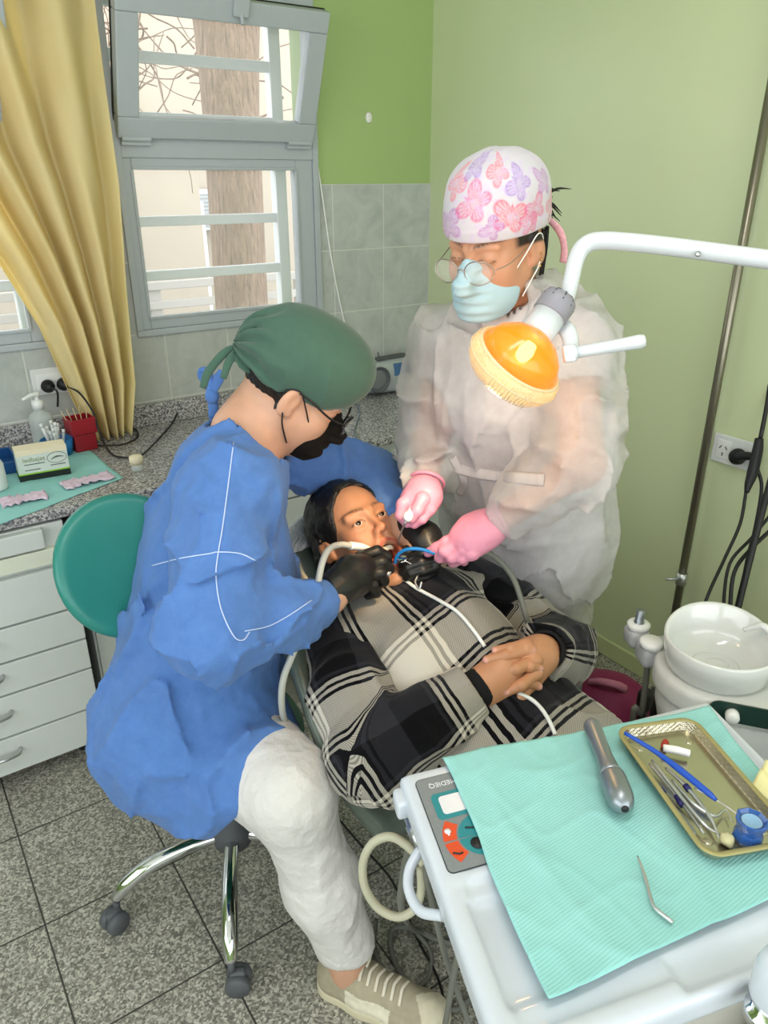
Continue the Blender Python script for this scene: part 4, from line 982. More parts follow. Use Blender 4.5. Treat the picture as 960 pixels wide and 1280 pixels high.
lo, hi = bounds([nbA, rsA, lsA, reA, leA, rwA, lwA, pvA, ftA], .24); lo[2] = .24; gA = net(gownA, lo, hi, .006); V, F = gA
og = mk('gown', gA, M_sheer, sa, label='sheer white disposable gown')
m = MB()
for px, rr in (([(569, 585), (600, 592), (640, 597), (680, 600)], .012), ([(566, 572), (580, 600), (574, 618)], .009)):
    p = project_on(gA, dense(px, 5), .004)
    if len(p) > 3: m.tube(p, rr, 8, flat=(nrm(-ray(620, 590)), .35))
mk('waist_tie', m.data(), M_sheer, og)
m = MB(); p = [nbA+fA*.062*math.cos(a)+np.cross((0, 0, 1), fA)*.066*math.sin(a)+np.array((0, 0, -.004-.03*math.cos(a)))+fA*.012 for a in np.linspace(-PI, PI, 40)[:-1]]; m.tube(p, .0034, 8, closed=True); mk('neck_binding', m.data(), M_wht, og)
# pink gloves
M_pglove = mat('pink_nitrile', '#d98fa6', .42, var=.06, bump=.2, bscale=150, bdist=.001, sss=.0)
palm = [(J((533, 608, 1.575), (531, 620, 1.56), (527, 632, 1.55)), [.029, .033, .030]), (J((524, 612, 1.57), (515, 626, 1.555)), [.026, .026])]
fing = [(J((514, 620, 1.545), (503, 630, 1.535), (501, 644, 1.535), (508, 654, 1.54)), [.0135, .0125, .0115, .0095]),
        (J((524, 636, 1.53), (514, 646, 1.53), (511, 653, 1.545)), [.014, .012, .010]),
        (J((536, 636, 1.54), (527, 648, 1.535), (518, 655, 1.545)), [.0135, .012, .010]),
        (J((528, 624, 1.525), (521, 638, 1.515), (514, 648, 1.52)), [.0145, .0125, .010])]
f1 = hand_sdf(palm, 0, fing, None, k=.016); lo, hi = bounds(sum([list(p) for p, r in fing+palm], []), .05)
cutr = nrm(at(527, 632, 1.55)-rwA); og1 = mk('glove', net(lambda P: smax(f1(P)-.0004*ridge(P, 60, 5, .02, 30), (rwA-P)@cutr-.012, .003), lo, hi, .0021), M_pglove, sa, label='pink nitrile glove gripping the syringe')
palm = [(J((620, 653, 1.50), (606, 660, 1.50), (590, 668, 1.505), (578, 674, 1.51)), [.030, .034, .036, .028]), (J((612, 664, 1.495), (590, 682, 1.495)), [.028, .026])]
fing = [(J((576, 669, 1.51), (558, 678, 1.515), (545, 685, 1.53), (535, 691, 1.545)), [.0135, .0125, .011, .0095]),
        (J((574, 678, 1.50), (556, 689, 1.505), (550, 697, 1.525), (560, 699, 1.54)), [.0135, .0125, .011, .009]),
        (J((580, 687, 1.49), (565, 696, 1.50), (566, 702, 1.52), (576, 701, 1.53)), [.0135, .0125, .011, .009]),
        (J((590, 692, 1.485), (578, 698, 1.495), (580, 702, 1.515)), [.012, .011, .009]),
        (J((592, 664, 1.53), (572, 672, 1.55), (556, 684, 1.56)), [.014, .012, .010])]
f2 = hand_sdf(palm, 0, fing, None, k=.016); lo, hi = bounds(sum([list(p) for p, r in fing+palm], []), .05)
cutl = nrm(at(590, 668, 1.505)-lwA); mk('glove', net(lambda P: smax(f2(P)-.0004*ridge(P, 60, 6, .02, 30), (lwA-P)@cutl-.014, .003), lo, hi, .0021), M_pglove, sa, label='pink nitrile glove pointing and holding the blue suction tip')
m = MB()
for w, d in ((rwA, cutr), (lwA, cutl)): m.tube([w-d*.008+.036*(zto(d)[:, 0]*math.cos(a)+zto(d)[:, 1]*math.sin(a)) for a in np.linspace(0, 2*PI, 25)[:-1]], .0035, 8, closed=True); V_, F_ = m.data(); mk('glove_cuff', (V_, F_), M_pglove, sa); m = MB()
# ================================================================ counter, cabinets, curtain
t = NT('speckled_granite'); v = t.coord()
vo = t.node('TexVoronoi'); vo.inputs['Scale'].default_value = 230; t.link(v, vo.inputs['Vector']); sp = t.node('SeparateColor'); t.link(vo.outputs['Color'], sp.inputs[0])
t.link(t.ramp(t.math('ADD', t.math('MULTIPLY', sp.outputs[0], .75), t.math('MULTIPLY', t.noise(v, 40, 3), .3)), [(.1, lin('#3b3a3a')), (.35, lin('#77757a')), (.6, lin('#a09da0')), (.9, lin('#cfcbc8'))]), t.b.inputs['Base Color']); t.b.inputs['Roughness'].default_value = .25; M_gran = t.m
CZ, CY = .82, 1.985
o = thing('worktop', 'speckled grey granite worktop with low upstand under the windows', 'worktop', (.1, 2.3, CZ))
m = MB(); m.bb(XL+.01, XW-.012, CY, YW-.01, CZ-.028, CZ, .004); mk('slab', m.data(), M_gran, o, smooth=False)
m = MB(); m.bb(XL+.01, XW-.012, YW-.03, YW-.0085, CZ+.0005, CZ+.075, .003); mk('upstand', m.data(), M_gran, o, smooth=False)
M_lam = mat('white_laminate', '#cfd3d0', .35, var=.015); M_lam2 = mat('cream_edge_strip', '#d9dccb', .4); M_gap = mat('dark_gap', '#3a3c3c', .8)
M_steel = mat('brushed_steel', '#c4c6c8', .34, .9); M_chrome = mat('chrome', '#d6d8da', .07, 1); M_gplast = mat('grey_plastic', '#55585c', .55)
cy = 1.965
o = thing('drawer_cabinet', 'white drawer cabinet on castors with bowed steel handles under the worktop', 'cabinet', (0, 2.2, 0))
m = MB(); m.bb(-.42, .325, cy+.02, 2.5, .07, CZ-.035, .002); mk('carcass', m.data(), M_lam, o, smooth=False)
dz = [(.728, .782), (.675, .724), (.53, .665), (.425, .527), (.325, .422), (.19, .322), (.065, .187)]
for i, (a, b) in enumerate(dz):
    m = MB()
    if i == 0: m.bb(-.42, .27, cy-.004, cy+.02, a, b, .004)
    else: m.bb(-.42, .325, cy, cy+.02, a+.002, b-.002, .002)
    d = mk('drawer', m.data(), M_lam2 if i == 1 else M_lam, o, smooth=False)
    if i >= 3:
        zc = (a+b)/2+.015; x0 = .045; m = MB(); m.tube([(x0-.055, cy, zc), (x0-.045, cy-.022, zc), (x0, cy-.034, zc+.004), (x0+.045, cy-.022, zc), (x0+.055, cy, zc)], .0055, 8, sub=5); mk('handle', m.data(), M_steel, d)
for x, y in ((.27, 2.04), (.27, 2.42), (-.37, 2.04), (-.37, 2.42)):
    m = MB(); m.lathe([(0, -.011), (.022, -.011), (.025, -.005), (.025, .005), (.022, .011), (0, .011)], 18, (x, y, .025), zto((1, .3, 0))); m.bb(x-.012, x+.012, y-.012, y+.012, .045, .07, .003); mk('castor', m.data(), M_dark, o)
o = thing('base_cabinet', 'white base cabinet with flush doors under the right of the worktop', 'cabinet', (1.2, 2.3, 0))
m = MB(); m.bb(.36, 1.98, 2.05, 2.55, .08, CZ-.032, .002); mk('carcass', m.data(), M_lam, o, smooth=False); m = MB(); m.bb(.38, 1.96, 2.10, 2.5, 0, .08); mk('plinth', m.data(), M_gap, o, smooth=False)
for a, b in ((.365, .76), (.765, 1.16), (1.165, 1.56), (1.565, 1.975)):
    m = MB(); m.bb(a, b, 2.03, 2.05, .09, .66, .002); mk('door', m.data(), M_lam, o, smooth=False); m = MB(); m.bb(a, b, 2.03, 2.05, .667, .782, .002); mk('drawer', m.data(), M_lam, o, smooth=False)
# yellow curtain, gathered towards its foot
t = NT('yellow_curtain_cloth'); b = t.b; b.inputs['Base Color'].default_value = lin('#d9c46a'); b.inputs['Roughness'].default_value = .8; b.inputs['Specular IOR Level'].default_value = .15
v = t.coord(); t.link(t.mix(t.noise(v, 7, 4), lin('#f3e4ac'), lin('#faf1cc')), b.inputs['Base Color'])
tr_ = t.node('BsdfTranslucent'); tr_.inputs[0].default_value = lin('#fbeab0'); mx = t.node('MixShader'); mx.inputs[0].default_value = .5; t.link(b.outputs[0], mx.inputs[1]); t.link(tr_.outputs[0], mx.inputs[2]); t.link(mx.outputs[0], t.out.inputs[0])
t.bump(t.noise(v, 24, 4), .25, .006); M_curt = t.m
o = thing('curtain', 'pale yellow cloth curtain hanging in folds between the windows', 'curtain', (.4, 2.5, CZ))
zs = np.linspace(2.32, CZ+.012, 90); us = np.linspace(0, 1, 150); G = []
for z in zs:
    xl = np.interp(z, [.82, 1.0, 1.2, 1.4, 1.7, 2.1, 2.35], [.548, .50, .45, .365, .20, .08, .02]); xr = np.interp(z, [.82, 1.0, 1.3, 1.6, 2.1, 2.35], [.665, .705, .722, .745, .755, .75])
    ph = us*2*PI*4.6; dep = np.interp(z, [.82, 1.4, 2.3], [.030, .038, .045])
    y = 2.50+dep*np.sin(ph+.8*np.sin(us*7+z*2.0))+.012*np.sin(us*41+z*5)*np.sin(z*3+us*9)
    x = xl+(xr-xl)*us+.25*dep*np.cos(ph)*(xr-xl)
    G.append(np.stack([x, y, np.full_like(x, z)+.012*np.sin(ph)*(z < 1.0)*(1.0-z)*4], 1))
m = MB(); m.sheet(G, .0012); mk('drape', m.data(), M_curt, o)
m = MB(); m.tube([(-.4, 2.5, 2.33), (.95, 2.5, 2.33)], .011, 12); mk('rail', m.data(), M_steel, o)
# ---------------- things on the worktop
M_teal = None
t = NT('teal_bib_paper'); v = t.coord('Object'); sx = t.node('SeparateXYZ'); t.link(v, sx.inputs[0])
wv = t.node('TexWave', wave_type='BANDS', bands_direction='Y'); wv.inputs['Scale'].default_value = 85; wv.inputs['Distortion'].default_value = .9; wv.inputs['Detail'].default_value = 1; t.link(v, wv.inputs['Vector'])
t.link(t.mix(t.noise(v, 12, 3), lin('#8cc6c4'), lin('#9ad0ce')), t.b.inputs['Base Color']); t.b.inputs['Roughness'].default_value = .85; t.b.inputs['Specular IOR Level'].default_value = .2
t.bump(t.math('ADD', t.math('MULTIPLY', wv.outputs['Fac'], .5), t.noise(v, 40, 3)), .3, .0018); M_teal = t.m
o = tag(bpy.data.objects.new('tmp', None), '', ''); bpy.data.objects.remove(o)
def paper(name, label, cat, cs, z, mtl, seed, amp=.002, n=50, ext=None):
    """cs: four corners (x,y) in order; a creased sheet lying at height z"""
    c = [np.array(p, float) for p in cs]; G = []
    for i in range(n):
        s = i/(n-1); row = []
        for j in range(n):
            q = j/(n-1); p = (c[0]*(1-s)+c[3]*s)*(1-q)+(c[1]*(1-s)+c[2]*s)*q; row.append((p[0], p[1], 0))
        G.append(row)
    G = np.array(G); P = G.reshape(-1, 3)
    h = amp*((1-np.abs(noise3(P, 9, seed)))**4+.5*(1-np.abs(noise3(P, 22, seed+1)))**5)+amp*.2
    edge = noise3(P, 14, seed+3)*.004; cc = sum(c)/4
    P[:, :2] += (P[:, :2]-cc)*edge[:, None]*4; P[:, 2] = z+h
    if ext is not None: P = ext(P)
    m = MB(); m.sheet(P.reshape(n, n, 3), .0006); V, F = m.data()
    o = mk(name, (np.array(V)-np.array((cc[0], cc[1], z)), F), mtl); o.location = (cc[0], cc[1], z); return tag(o, label, cat)
paper('paper_cover', 'teal paper sheet under the small cardboard box on the worktop', 'paper', [atz(-90, 690, CZ)[:2], atz(154, 598, CZ)[:2], atz(104, 556, CZ)[:2], atz(-40, 585, CZ)[:2]], CZ+.0005, M_teal, 4)
# cardboard box
M_card = mat('white_card', '#cfd6cf', .6, var=.02); M_cream = mat('cream_card', '#e3d8bd', .7); M_black = mat('black_print', '#16201a', .6); M_lime = mat('lime_print', '#8fbf3a', .6); M_olive = mat('olive_print', '#8a9468', .6); M_grey = mat('grey_print', '#4c5450', .6)
b0 = atz(26, 604, CZ); b1 = atz(89, 593, CZ); ex = nrm(b1-b0); W = np.linalg.norm(b1-b0); ey = np.cross((0, 0, 1), ex); Rb = np.stack([ex, ey, np.array((0, 0, 1.))], 1); Hb, Db = .088, .062
def text(name, s, size, loc, R, m, parent, ext=.0003):
    c = bpy.data.curves.new(name, 'FONT'); c.body = s; c.size = size; c.extrude = ext; c.align_x = 'CENTER'; c.align_y = 'CENTER'
    q = bpy.data.objects.new(name, c); C.objects.link(q); bpy.context.view_layer.update()
    me = bpy.data.meshes.new_from_object(q.evaluated_get(bpy.context.evaluated_depsgraph_get())); bpy.data.objects.remove(q)
    V = np.array([v.co[:] for v in me.vertices]) if len(me.vertices) else np.zeros((0, 3)); F = [list(p.vertices) for p in me.polygons]; bpy.data.meshes.remove(me)
    return mk(name, (V@np.asarray(R).T+np.array(loc), F), m, parent, smooth=False)
o = thing('cardboard_box', 'small white cardboard box with black base band standing on the teal paper', 'box', b0+ex*W/2+np.array((0, 0, .002)))
def bl(x, y, z): return b0+np.array((0, 0, .002))+ex*x+ey*y+np.array((0, 0, z))
m = MB(); m.box(bl(W/2, Db/2, Hb/2), (W, Db, Hb), Rb, .001); mk('carton', m.data(), M_card, o, smooth=False)
m = MB(); m.box(bl(W/2, Db/2, Hb+.001), (W+.001, Db+.001, .003), Rb, .001); m.box(bl(W/2, -.0008, Hb-.006), (W, .001, .012), Rb); mk('lid', m.data(), M_cream, o, smooth=False)
m = MB(); m.box(bl(W/2, Db/2, .0095), (W+.0012, Db+.0012, .018), Rb); mk('base_band', m.data(), M_black, o, smooth=False); m = MB(); m.box(bl(W/2, Db/2, .0205), (W+.0012, Db+.0012, .004), Rb); mk('lime_stripe', m.data(), M_lime, o, smooth=False)
Rt = np.stack([ex, np.array((0, 0, 1.)), -ey], 1)
text('carton_lettering', 'ledbajet', .019, bl(W*.33, -.0006, Hb*.70), Rt, M_olive, o)
m = MB()
for i, (x, z, w_) in enumerate(((.33, .55, .4), (.28, .36, .3), (.78, .42, .3))): m.box(bl(W*x, -.0006, Hb*z), (W*w_, .0006, .0022), Rb)
mk('small_print', m.data(), M_grey, o, smooth=False)
m = MB(); m.tube([bl(W*.78+.026*math.cos(a), -.0008, Hb*.66+.016*math.sin(a)) for a in np.linspace(0, 2*PI, 33)[:-1]], .0006, 6, closed=True); m.tube([bl(W*.66, -.001, Hb*.62), bl(W*.78, -.001, Hb*.69), bl(W*.92, -.001, Hb*.66)], [.0008, .0022, .0006], 6, sub=4); mk('oval_emblem', m.data(), M_grey, o)
# pink wrapped strips
M_pinkw = mat('pale_pink_wrapper', '#d9c3d6', .45, var=.1, vscale=50)
for k, (pts, lab) in enumerate((([(0, 628), (30, 622), (58, 616)], 'crumpled pale pink wrapper strip at the front edge of the teal paper'), ([(78, 607), (105, 600), (140, 592)], 'crumpled pale pink wrapper strip to the right of the cardboard box'))):
    P = [atz(u, v, CZ+.010) for u, v in pts]; P, _ = spline(P, np.zeros(3), 9); G = []
    side = nrm(np.cross(P[-1]-P[0], (0, 0, 1)))
    for i, p in enumerate(P):
        G.append([p+side*(.062*(j/8-.5)*(1+.18*math.sin(i*1.9+k*2+(j > 4)*2.1))+.006*math.sin(i*2.3+k))+np.array((0, 0, .0045*abs(math.sin(i*.55+j*.8+k))-.004+.003*math.sin(j*2.1+i*.4))) for j in range(9)])
    m = MB(); m.sheet(G, .0008); V, F = m.data(); o = mk('wrapper_strip', (np.array(V)-P[9], F), M_pinkw); o.location = P[9]; tag(o, lab, 'wrapper')
# pump bottle, cup with tips, red box, white bottle, jar, blue tray
M_clear = mat('clear_plastic', '#dfe6e4', .12, alpha=.38); M_wp = mat('white_plastic', '#e6e7e6', .35); M_bluep = mat('blue_plastic', '#2277bd', .35); M_red = mat('red_plastic', '#9a1f2b', .35)
p = np.array((.405, 2.515, CZ)); o = thing('pump_bottle', 'clear pump bottle with white pump head behind the blue cup', 'bottle', p)
m = MB(); m.lathe([(0, .0005), (.034, .0005), (.036, .008), (.036, .10), (.030, .118), (.014, .127), (.014, .135), (0, .135)], 28, p); mk('bottle', m.data(), M_clear, o)
m = MB(); m.lathe([(0, .001), (.033, .001), (.0335, .05), (0, .05)], 24, p); mk('soap', m.data(), mat('clear_gel', '#d6dcd6', .2, alpha=.5), o)
m = MB(); m.lathe([(0, .132), (.018, .132), (.018, .158), (.009, .162), (.006, .164), (.006, .176), (0, .176)], 22, p); m.tube([p+np.array((0.008, 0, .178)), p+np.array((-.015, -.01, .180)), p+np.array((-.045, -.022, .172))], [.008, .007, .005], 10, sub=4); mk('pump_head', m.data(), M_wp, o)
p = np.array((.425, 2.43, CZ)); o = thing('cup', 'short blue plastic cup holding white tips beside the red box', 'cup', p)
m = MB(); m.lathe([(0, .0005), (.040, .0005), (.047, .052), (.044, .052), (.038, .006), (0, .006)], 30, p, sx=1.05); mk('cup_body', m.data(), M_bluep, o)
rnd = random.Random(3); labs = ['white plastic tip in the blue cup']
for k in range(10):
    a = 2*PI*k/10+.2; r = .024 if k % 2 else .012; b_ = p+np.array((r*math.cos(a)*.6, r*math.sin(a)*.6, .008)); e = p+np.array((r*1.35*math.cos(a)-.006, r*1.3*math.sin(a), .082+.022*(k % 3)*.6))
    d = nrm(e-b_); m = MB(); m.tube([b_, b_+d*.06, e-d*.012], [.0042, .0042, .0046], 10); V, F = m.data(); q = thing('tip', 'white plastic tip standing in the short blue cup', 'tip', b_, group='white tips in the blue cup')
    mk('shaft', (V, F), M_wp, q); m = MB(); m.tube([e-d*.012, e], [.0052, .0048], 10); mk('end_cap', m.data(), M_wp, q)
p = np.array((.505, 2.44, CZ)); o = thing('red_box', 'red plastic box holding wooden sticks by the curtain foot', 'box', p)
m = MB(); Rr = rotz(.12); m.box(p+np.array((0, 0, .028)), (.07, .06, .055), Rr, .004); mk('lower_box', m.data(), M_red, o, smooth=False)
m = MB()
for dx, dy, sx_, sy_ in ((-.037, 0, .004, .068), (.037, 0, .004, .068), (0, .032, .074, .004), (0, -.032, .074, .004)): m.box(p+Rr@np.array((dx, dy, .082)), (sx_, sy_, .05), Rr, .001)
m.box(p+np.array((0, 0, .0585)), (.076, .068, .005), Rr, .001); mk('upper_tray', m.data(), M_red, o, smooth=False)
for k in range(5):
    q = p+Rr@np.array((-.025+.012*k, .005*(k % 2), .062)); d = nrm((-.35+.1*k, .1, 1)); m = MB(); m.box(q+d*.038, (.007, .0025, .076), zto(d), .001); V, F = m.data(); s_ = mk('stick', (np.array(V)-q, F), mat('pale_wood', '#c9b490', .7)); s_.location = q; tag(s_, 'flat pale wooden stick standing in the red box', 'stick', 'wooden sticks in the red box')
p = atz(-7, 612, CZ); p[2] = CZ+.002; o = thing('white_bottle', 'white plastic bottle cut by the left edge of the photo on the teal paper', 'bottle', p)
m = MB(); m.lathe([(0, .0005), (.036, .0005), (.038, .006), (.036, .07), (.026, .095), (.016, .105)], 28, p); mk('bottle', m.data(), M_wp, o); m = MB(); m.lathe([(.0165, .1), (.0175, .102), (.0175, .128), (.015, .13), (0, .13)], 22, p); mk('cap', m.data(), M_wp, o)
p = np.array((.215, 2.40, CZ+.002)); o = thing('blue_tray', 'dark blue plastic tray behind the cardboard box', 'tray', p)
m = MB(); m.box(p+np.array((0, 0, .004)), (.16, .15, .006), None, .002)
for dx, dy, sx_, sy_ in ((-.078, 0, .005, .15), (.078, 0, .005, .15), (0, .0725, .16, .005), (0, -.0725, .16, .005)): m.box(p+np.array((dx, dy, .02)), (sx_, sy_, .035), None, .002)
mk('tray_body', m.data(), mat('dark_blue_plastic', '#1d4e86', .35), o, smooth=False)
p = atz(172, 588, CZ); o = thing('jar', 'small jar with cream ribbed cap beside the blue gown', 'jar', p)
m = MB(); m.lathe([(0, .0005), (.016, .0005), (.017, .004), (.017, .022), (0, .022)], 22, p); mk('jar_body', m.data(), M_clear, o); m = MB(); m.lathe([(0, .022), (.019, .022), (.019, .044), (.017, .046), (0, .046)], 26, p)
for k in range(24): m.box(p+np.array((.019*math.cos(k*PI/12), .019*math.sin(k*PI/12), .033)), (.0016, .0016, .02), rotz(k*PI/12))
mk('cap', m.data(), M_cream, o)
# wall socket with two plugs
M_sock = mat('socket_white', '#dcdedd', .35)
c = aty(66, 476, YW-.016); o = thing('wall_socket', 'white double wall socket on the tiles above the worktop', 'socket', c)
m = MB(); m.box(c+np.array((0, .004, 0)), (.125, .008, .085), None, .003); mk('plate', m.data(), M_sock, o, smooth=False); m = MB(); m.box(c+np.array((0, -.001, 0)), (.095, .004, .05), None, .002); mk('module', m.data(), M_wp, o, smooth=False)
pl = []
for k, (u, v) in enumerate(((59, 482), (77, 479))):
    q = aty(u, v, YW-.024); pl.append(q)
def cordthing(name, label, pts, r, mtl, sub=8, cat='cord', extra=None):
    P = np.array(pts, float); m = MB(); m.tube(P, r, 8, sub=sub); V, F = m.data(); c0 = P[0]
    o = mk(name, (np.array(V)-c0, F), mtl); o.location = c0; return tag(o, label, cat)
def plugcord(label, q, d, pts, r=.0032):
    o = thing('power_lead', label, 'cord', q); m = MB(); R = zto(d); m.lathe([(0, 0), (.019, 0), (.021, .006), (.020, .018), (.012, .026), (.008, .04), (0, .04)], 22, q, R); mk('plug', m.data(), M_dark, o)
    m = MB(); m.tube([q+nrm(d)*.036]+list(pts), r, 8, sub=8); mk('cable', m.data(), M_dark, o); return o
Z = CZ+.009
plugcord('black plug and cord in the left of the worktop socket', pl[0], (0, -1, 0), [aty(72, 492, 2.50), atz(72, 530, CZ+.02), atz(86, 548, Z), atz(110, 556, Z), atz(150, 556, Z), atz(170, 548, Z), atz(172, 540, Z), atz(165, 534, Z)])
plugcord('black plug and cord in the right of the worktop socket', pl[1], (.4, -1, -.2), [aty(100, 492, 2.46), aty(116, 515, 2.42), aty(124, 540, 2.40), atz(138, 566, Z), atz(155, 572, Z), atz(175, 570, Z), atz(190, 557, Z), atz(206, 540, Z), atz(216, 528, Z), atz(222, 516, Z+.02)])
# radio at the far end
c = np.array((1.735, 2.475, CZ)); o = thing('radio', 'silver portable stereo with a round speaker at the far end of the worktop', 'radio', c)
Rr = rotz(.05); m = MB(); fn = lambda P: (lambda Q: smax(smax(ell(Q, (0, 0, .07), (.19, .075, .08)), np.abs(Q[:, 2]-.07)-.068, .02), np.abs(Q[:, 1])-.06, .015))((P-c)@Rr)
mk('casing', net(fn, c-np.array((.22, .1, .02)), c+np.array((.22, .1, .17)), .005), mat('silver_plastic', '#b4b9bd', .35, .3), o)
for s in (-1, 1):
    q = c+Rr@np.array((s*.105, -.057, .072)); Rz = Rr@rotx(PI/2); m = MB(); m.lathe([(0, 0), (.048, 0), (.052, .004), (.052, .008), (.046, .008), (.044, .003), (0, .003)], 32, q, Rz); mk('speaker_ring', m.data(), M_gplast, o)
    m = MB(); m.lathe([(0, .006), (.03, .005), (.044, .002), (.044, 0), (0, 0)], 32, q, Rz); mk('speaker_grille', m.data(), mat('speaker_mesh', '#75777b', .6, bump=.8, bscale=500, bdist=.001), o)
m = MB(); m.box(c+Rr@np.array((.01, -.052, .10)), (.08, .02, .05), Rr, .004); mk('display', m.data(), mat('blue_display', '#4a6f99', .3), o, smooth=False)
m = MB(); m.box(c+Rr@np.array((0, 0, .139)), (.16, .05, .006), Rr, .002); m.tube([c+Rr@np.array((-.06, 0, .14)), c+Rr@np.array((-.066, 0, .165))], .003, 6); mk('top_controls', m.data(), M_gplast, o, smooth=False)
cordthing('telephone_cord', 'thin blue and grey cord trailing over the worktop front edge', [atz(446, 505, CZ+.004), atz(450, 515, CZ+.004), atz(446, 528, CZ+.004), atz(443, 540, CZ+.004), atz(447, 550, CZ+.005), np.array((1.27, CY-.006, CZ-.01)), np.array((1.275, CY-.008, CZ-.1)), np.array((1.27, CY-.005, CZ-.3)), np.array((1.25, CY-.02, .05))], .0028, mat('grey_cord', '#6f7a88', .5))
cordthing('wall_cable', 'thin white cable hanging down the tiles right of the window', [aty(386, 140, YW-.015), aty(392, 175, YW-.012), aty(402, 240, YW-.012), aty(412, 310, YW-.012), aty(422, 365, YW-.012), aty(432, 410, YW-.012), np.array((1.62, YW-.012, .93)), np.array((1.63, YW-.035, CZ+.08))], .003, M_wht)
c = aty(461, 147, YW); o = thing('plaster_patch', 'small white plaster patch on the green wall beside the window', 'wall plug', c); m = MB(); m.lathe([(0, -.004), (.012, -.004), (.015, 0), (0, 0)], 20, c, rotx(-PI/2), sy=1.3); m.sphere(c+np.array((0, -.004, 0)), (.005, .003, .005), None, 8); mk('plaster', m.data(), M_plaster, o)

# ================================================================ the stool
M_green_v = mat('green_vinyl', '#2a7c72', .35, var=.04, bump=.1, bscale=300, bdist=.0008)
S0 = np.array((.465, 1.33, 0)); o = thing('stool', 'green vinyl stool with chrome star base under the person in blue', 'stool', S0)
m = MB(); m.lathe([(0, .425), (.17, .425), (.205, .435), (.215, .455), (.205, .475), (.15, .488), (0, .49)], 48, S0+np.array((-.02, .02, 0))); mk('seat', m.data(), M_green_v, o)
m = MB(); m.lathe([(0, .135), (.045, .135), (.05, .15), (.05, .19), (.038, .215), (.036, .27), (.03, .275), (.03, .30), (.014, .305), (.014, .42), (0, .42)], 28, S0); mk('column', m.data(), M_gplast, o)
bc = at(158, 706, 1.47); bn = cdir(.55, .10, -.83); Rk = frame(bn, (0, 0, 1)); Rk = np.stack([Rk[:, 1], Rk[:, 2], Rk[:, 0]], 1)
fn = lambda P: (lambda Q: smax(ell(Q-np.stack([Q[:, 0]*0, Q[:, 1]*0, 1.2*Q[:, 0]**2], 1), (0, 0, 0), (.138, .142, .2)), np.abs(Q[:, 2]-1.2*Q[:, 0]**2)-.019, .022))((P-bc)@Rk)
mk('backrest', net(fn, bc-.2, bc+.2, .005), M_green_v, o)
m = MB(); m.tube([bc-np.array((0, 0, .08))+(.0)*bn-bn*.02, bc-np.array((0, 0, .25))-bn*.03, np.array((bc[0]+.03, bc[1], .42)), S0+np.array((-.05, .03, .415))], .012, 10, sub=6); mk('back_bar', m.data(), M_steel, o)
for k in range(5):
    a = math.radians(172+72*k); d = np.array((math.cos(a), math.sin(a), 0)); m = MB()
    m.tube([S0+d*.03+np.array((0, 0, .165)), S0+d*.12+np.array((0, 0, .165)), S0+d*.20+np.array((0, 0, .150)), S0+d*.255+np.array((0, 0, .118)), S0+d*.285+np.array((0, 0, .085))], [.017, .018, .0185, .019, .013], 14, sub=6); lg = mk('leg', m.data(), M_chrome, o)
    q = S0+d*.285; w_ = rotz(a+.5+k)@np.array((1, 0, 0)); ax = np.cross((0, 0, 1), w_); m = MB(); q = q+w_*.012
    for s in (-1, 1): m.lathe([(0, -.011), (.024, -.011), (.0275, -.006), (.0275, .006), (.024, .011), (0, .011)], 22, q+ax*.014*s+np.array((0, 0, .0278)), zto(ax))
    m.box(q+np.array((0, 0, .045)), (.035, .02, .03), rotz(math.atan2(w_[1], w_[0])), .006); m.tube([S0+d*.285+np.array((0, 0, .05)), S0+d*.285+np.array((0, 0, .09))], .008, 10); mk('castor', m.data(), M_gplast, lg)

# ================================================================ the dental chair
M_vinyl = mat('sage_grey_vinyl', '#59635a', .3, var=.04, bump=.08, bscale=300, bdist=.0006)
o = thing('dental_chair', 'reclined sage grey vinyl dental chair under the patient', 'chair', (.88, .55, 0))
an = math.radians(44); Rc = np.stack([np.array((1., 0, 0)), np.array((0, math.cos(an), math.sin(an))), np.array((0, -math.sin(an), math.cos(an)))], 1); cc = np.array((.865, 1.0, .555))
def back(P):
    Q = (P-cc)@Rc; x = np.abs(Q[:, 0]); w = .36-.5*np.clip(-.02-Q[:, 1], 0, .3)-.10*np.clip(Q[:, 1]-.05, 0, .4)-.6*np.clip(Q[:, 1]-.25, 0, .3)**1.0
    h = Q[:, 2]-5.3*np.clip(x-.22, 0, .14)**2
    d = smax(np.maximum(x-w, np.abs(Q[:, 1]-.085)-.255), np.abs(h)-.035, .05); return smax(x-w, d, .06)
mk('backrest', net(back, cc-np.array((.4, .5, .5)), cc+np.array((.4, .5, .5)), .008), M_vinyl, o)
hc = HP-RP[:, 0]*.145+RP[:, 2]*.01
fn = lambda P: (lambda Q: smax(ell(Q+np.stack([-1.2*Q[:, 1]**2, Q[:, 1]*0, Q[:, 2]*0], 1), (0, 0, 0), (.06, .135, .12)), np.abs(Q[:, 0])-.035, .03))((P-hc)@RP)
hr = mk('headrest', net(fn, hc-.18, hc+.18, .006), M_vinyl, o)
fn2 = lambda P: np.maximum(np.abs(fn(P)-.003)-.0015, -((P-hc)@RP[:, 2]-.03)); mk('paper_cover', net(fn2, hc-.18, hc+.18, .003), mat('white_tissue', '#e9eaea', .85, bump=.4, bscale=60, bdist=.003), hr)
m = MB(); m.box((.88, .38, .42), (.46, .62, .09), None, .04, 4); mk('seat', m.data(), M_vinyl, o); m = MB(); m.box((.9, -.08, .36), (.5, .48, .07), rotx(.25), .035, 4); mk('leg_rest', m.data(), M_vinyl, o)
m = MB(); m.box((.88, .50, .2), (.26, .3, .36), None, .03, 3); mk('pedestal', m.data(), M_wp, o); m = MB(); m.box((.9, .3, .02), (.46, .62, .04), None, .015, 3); mk('base_plate', m.data(), M_gplast, o)
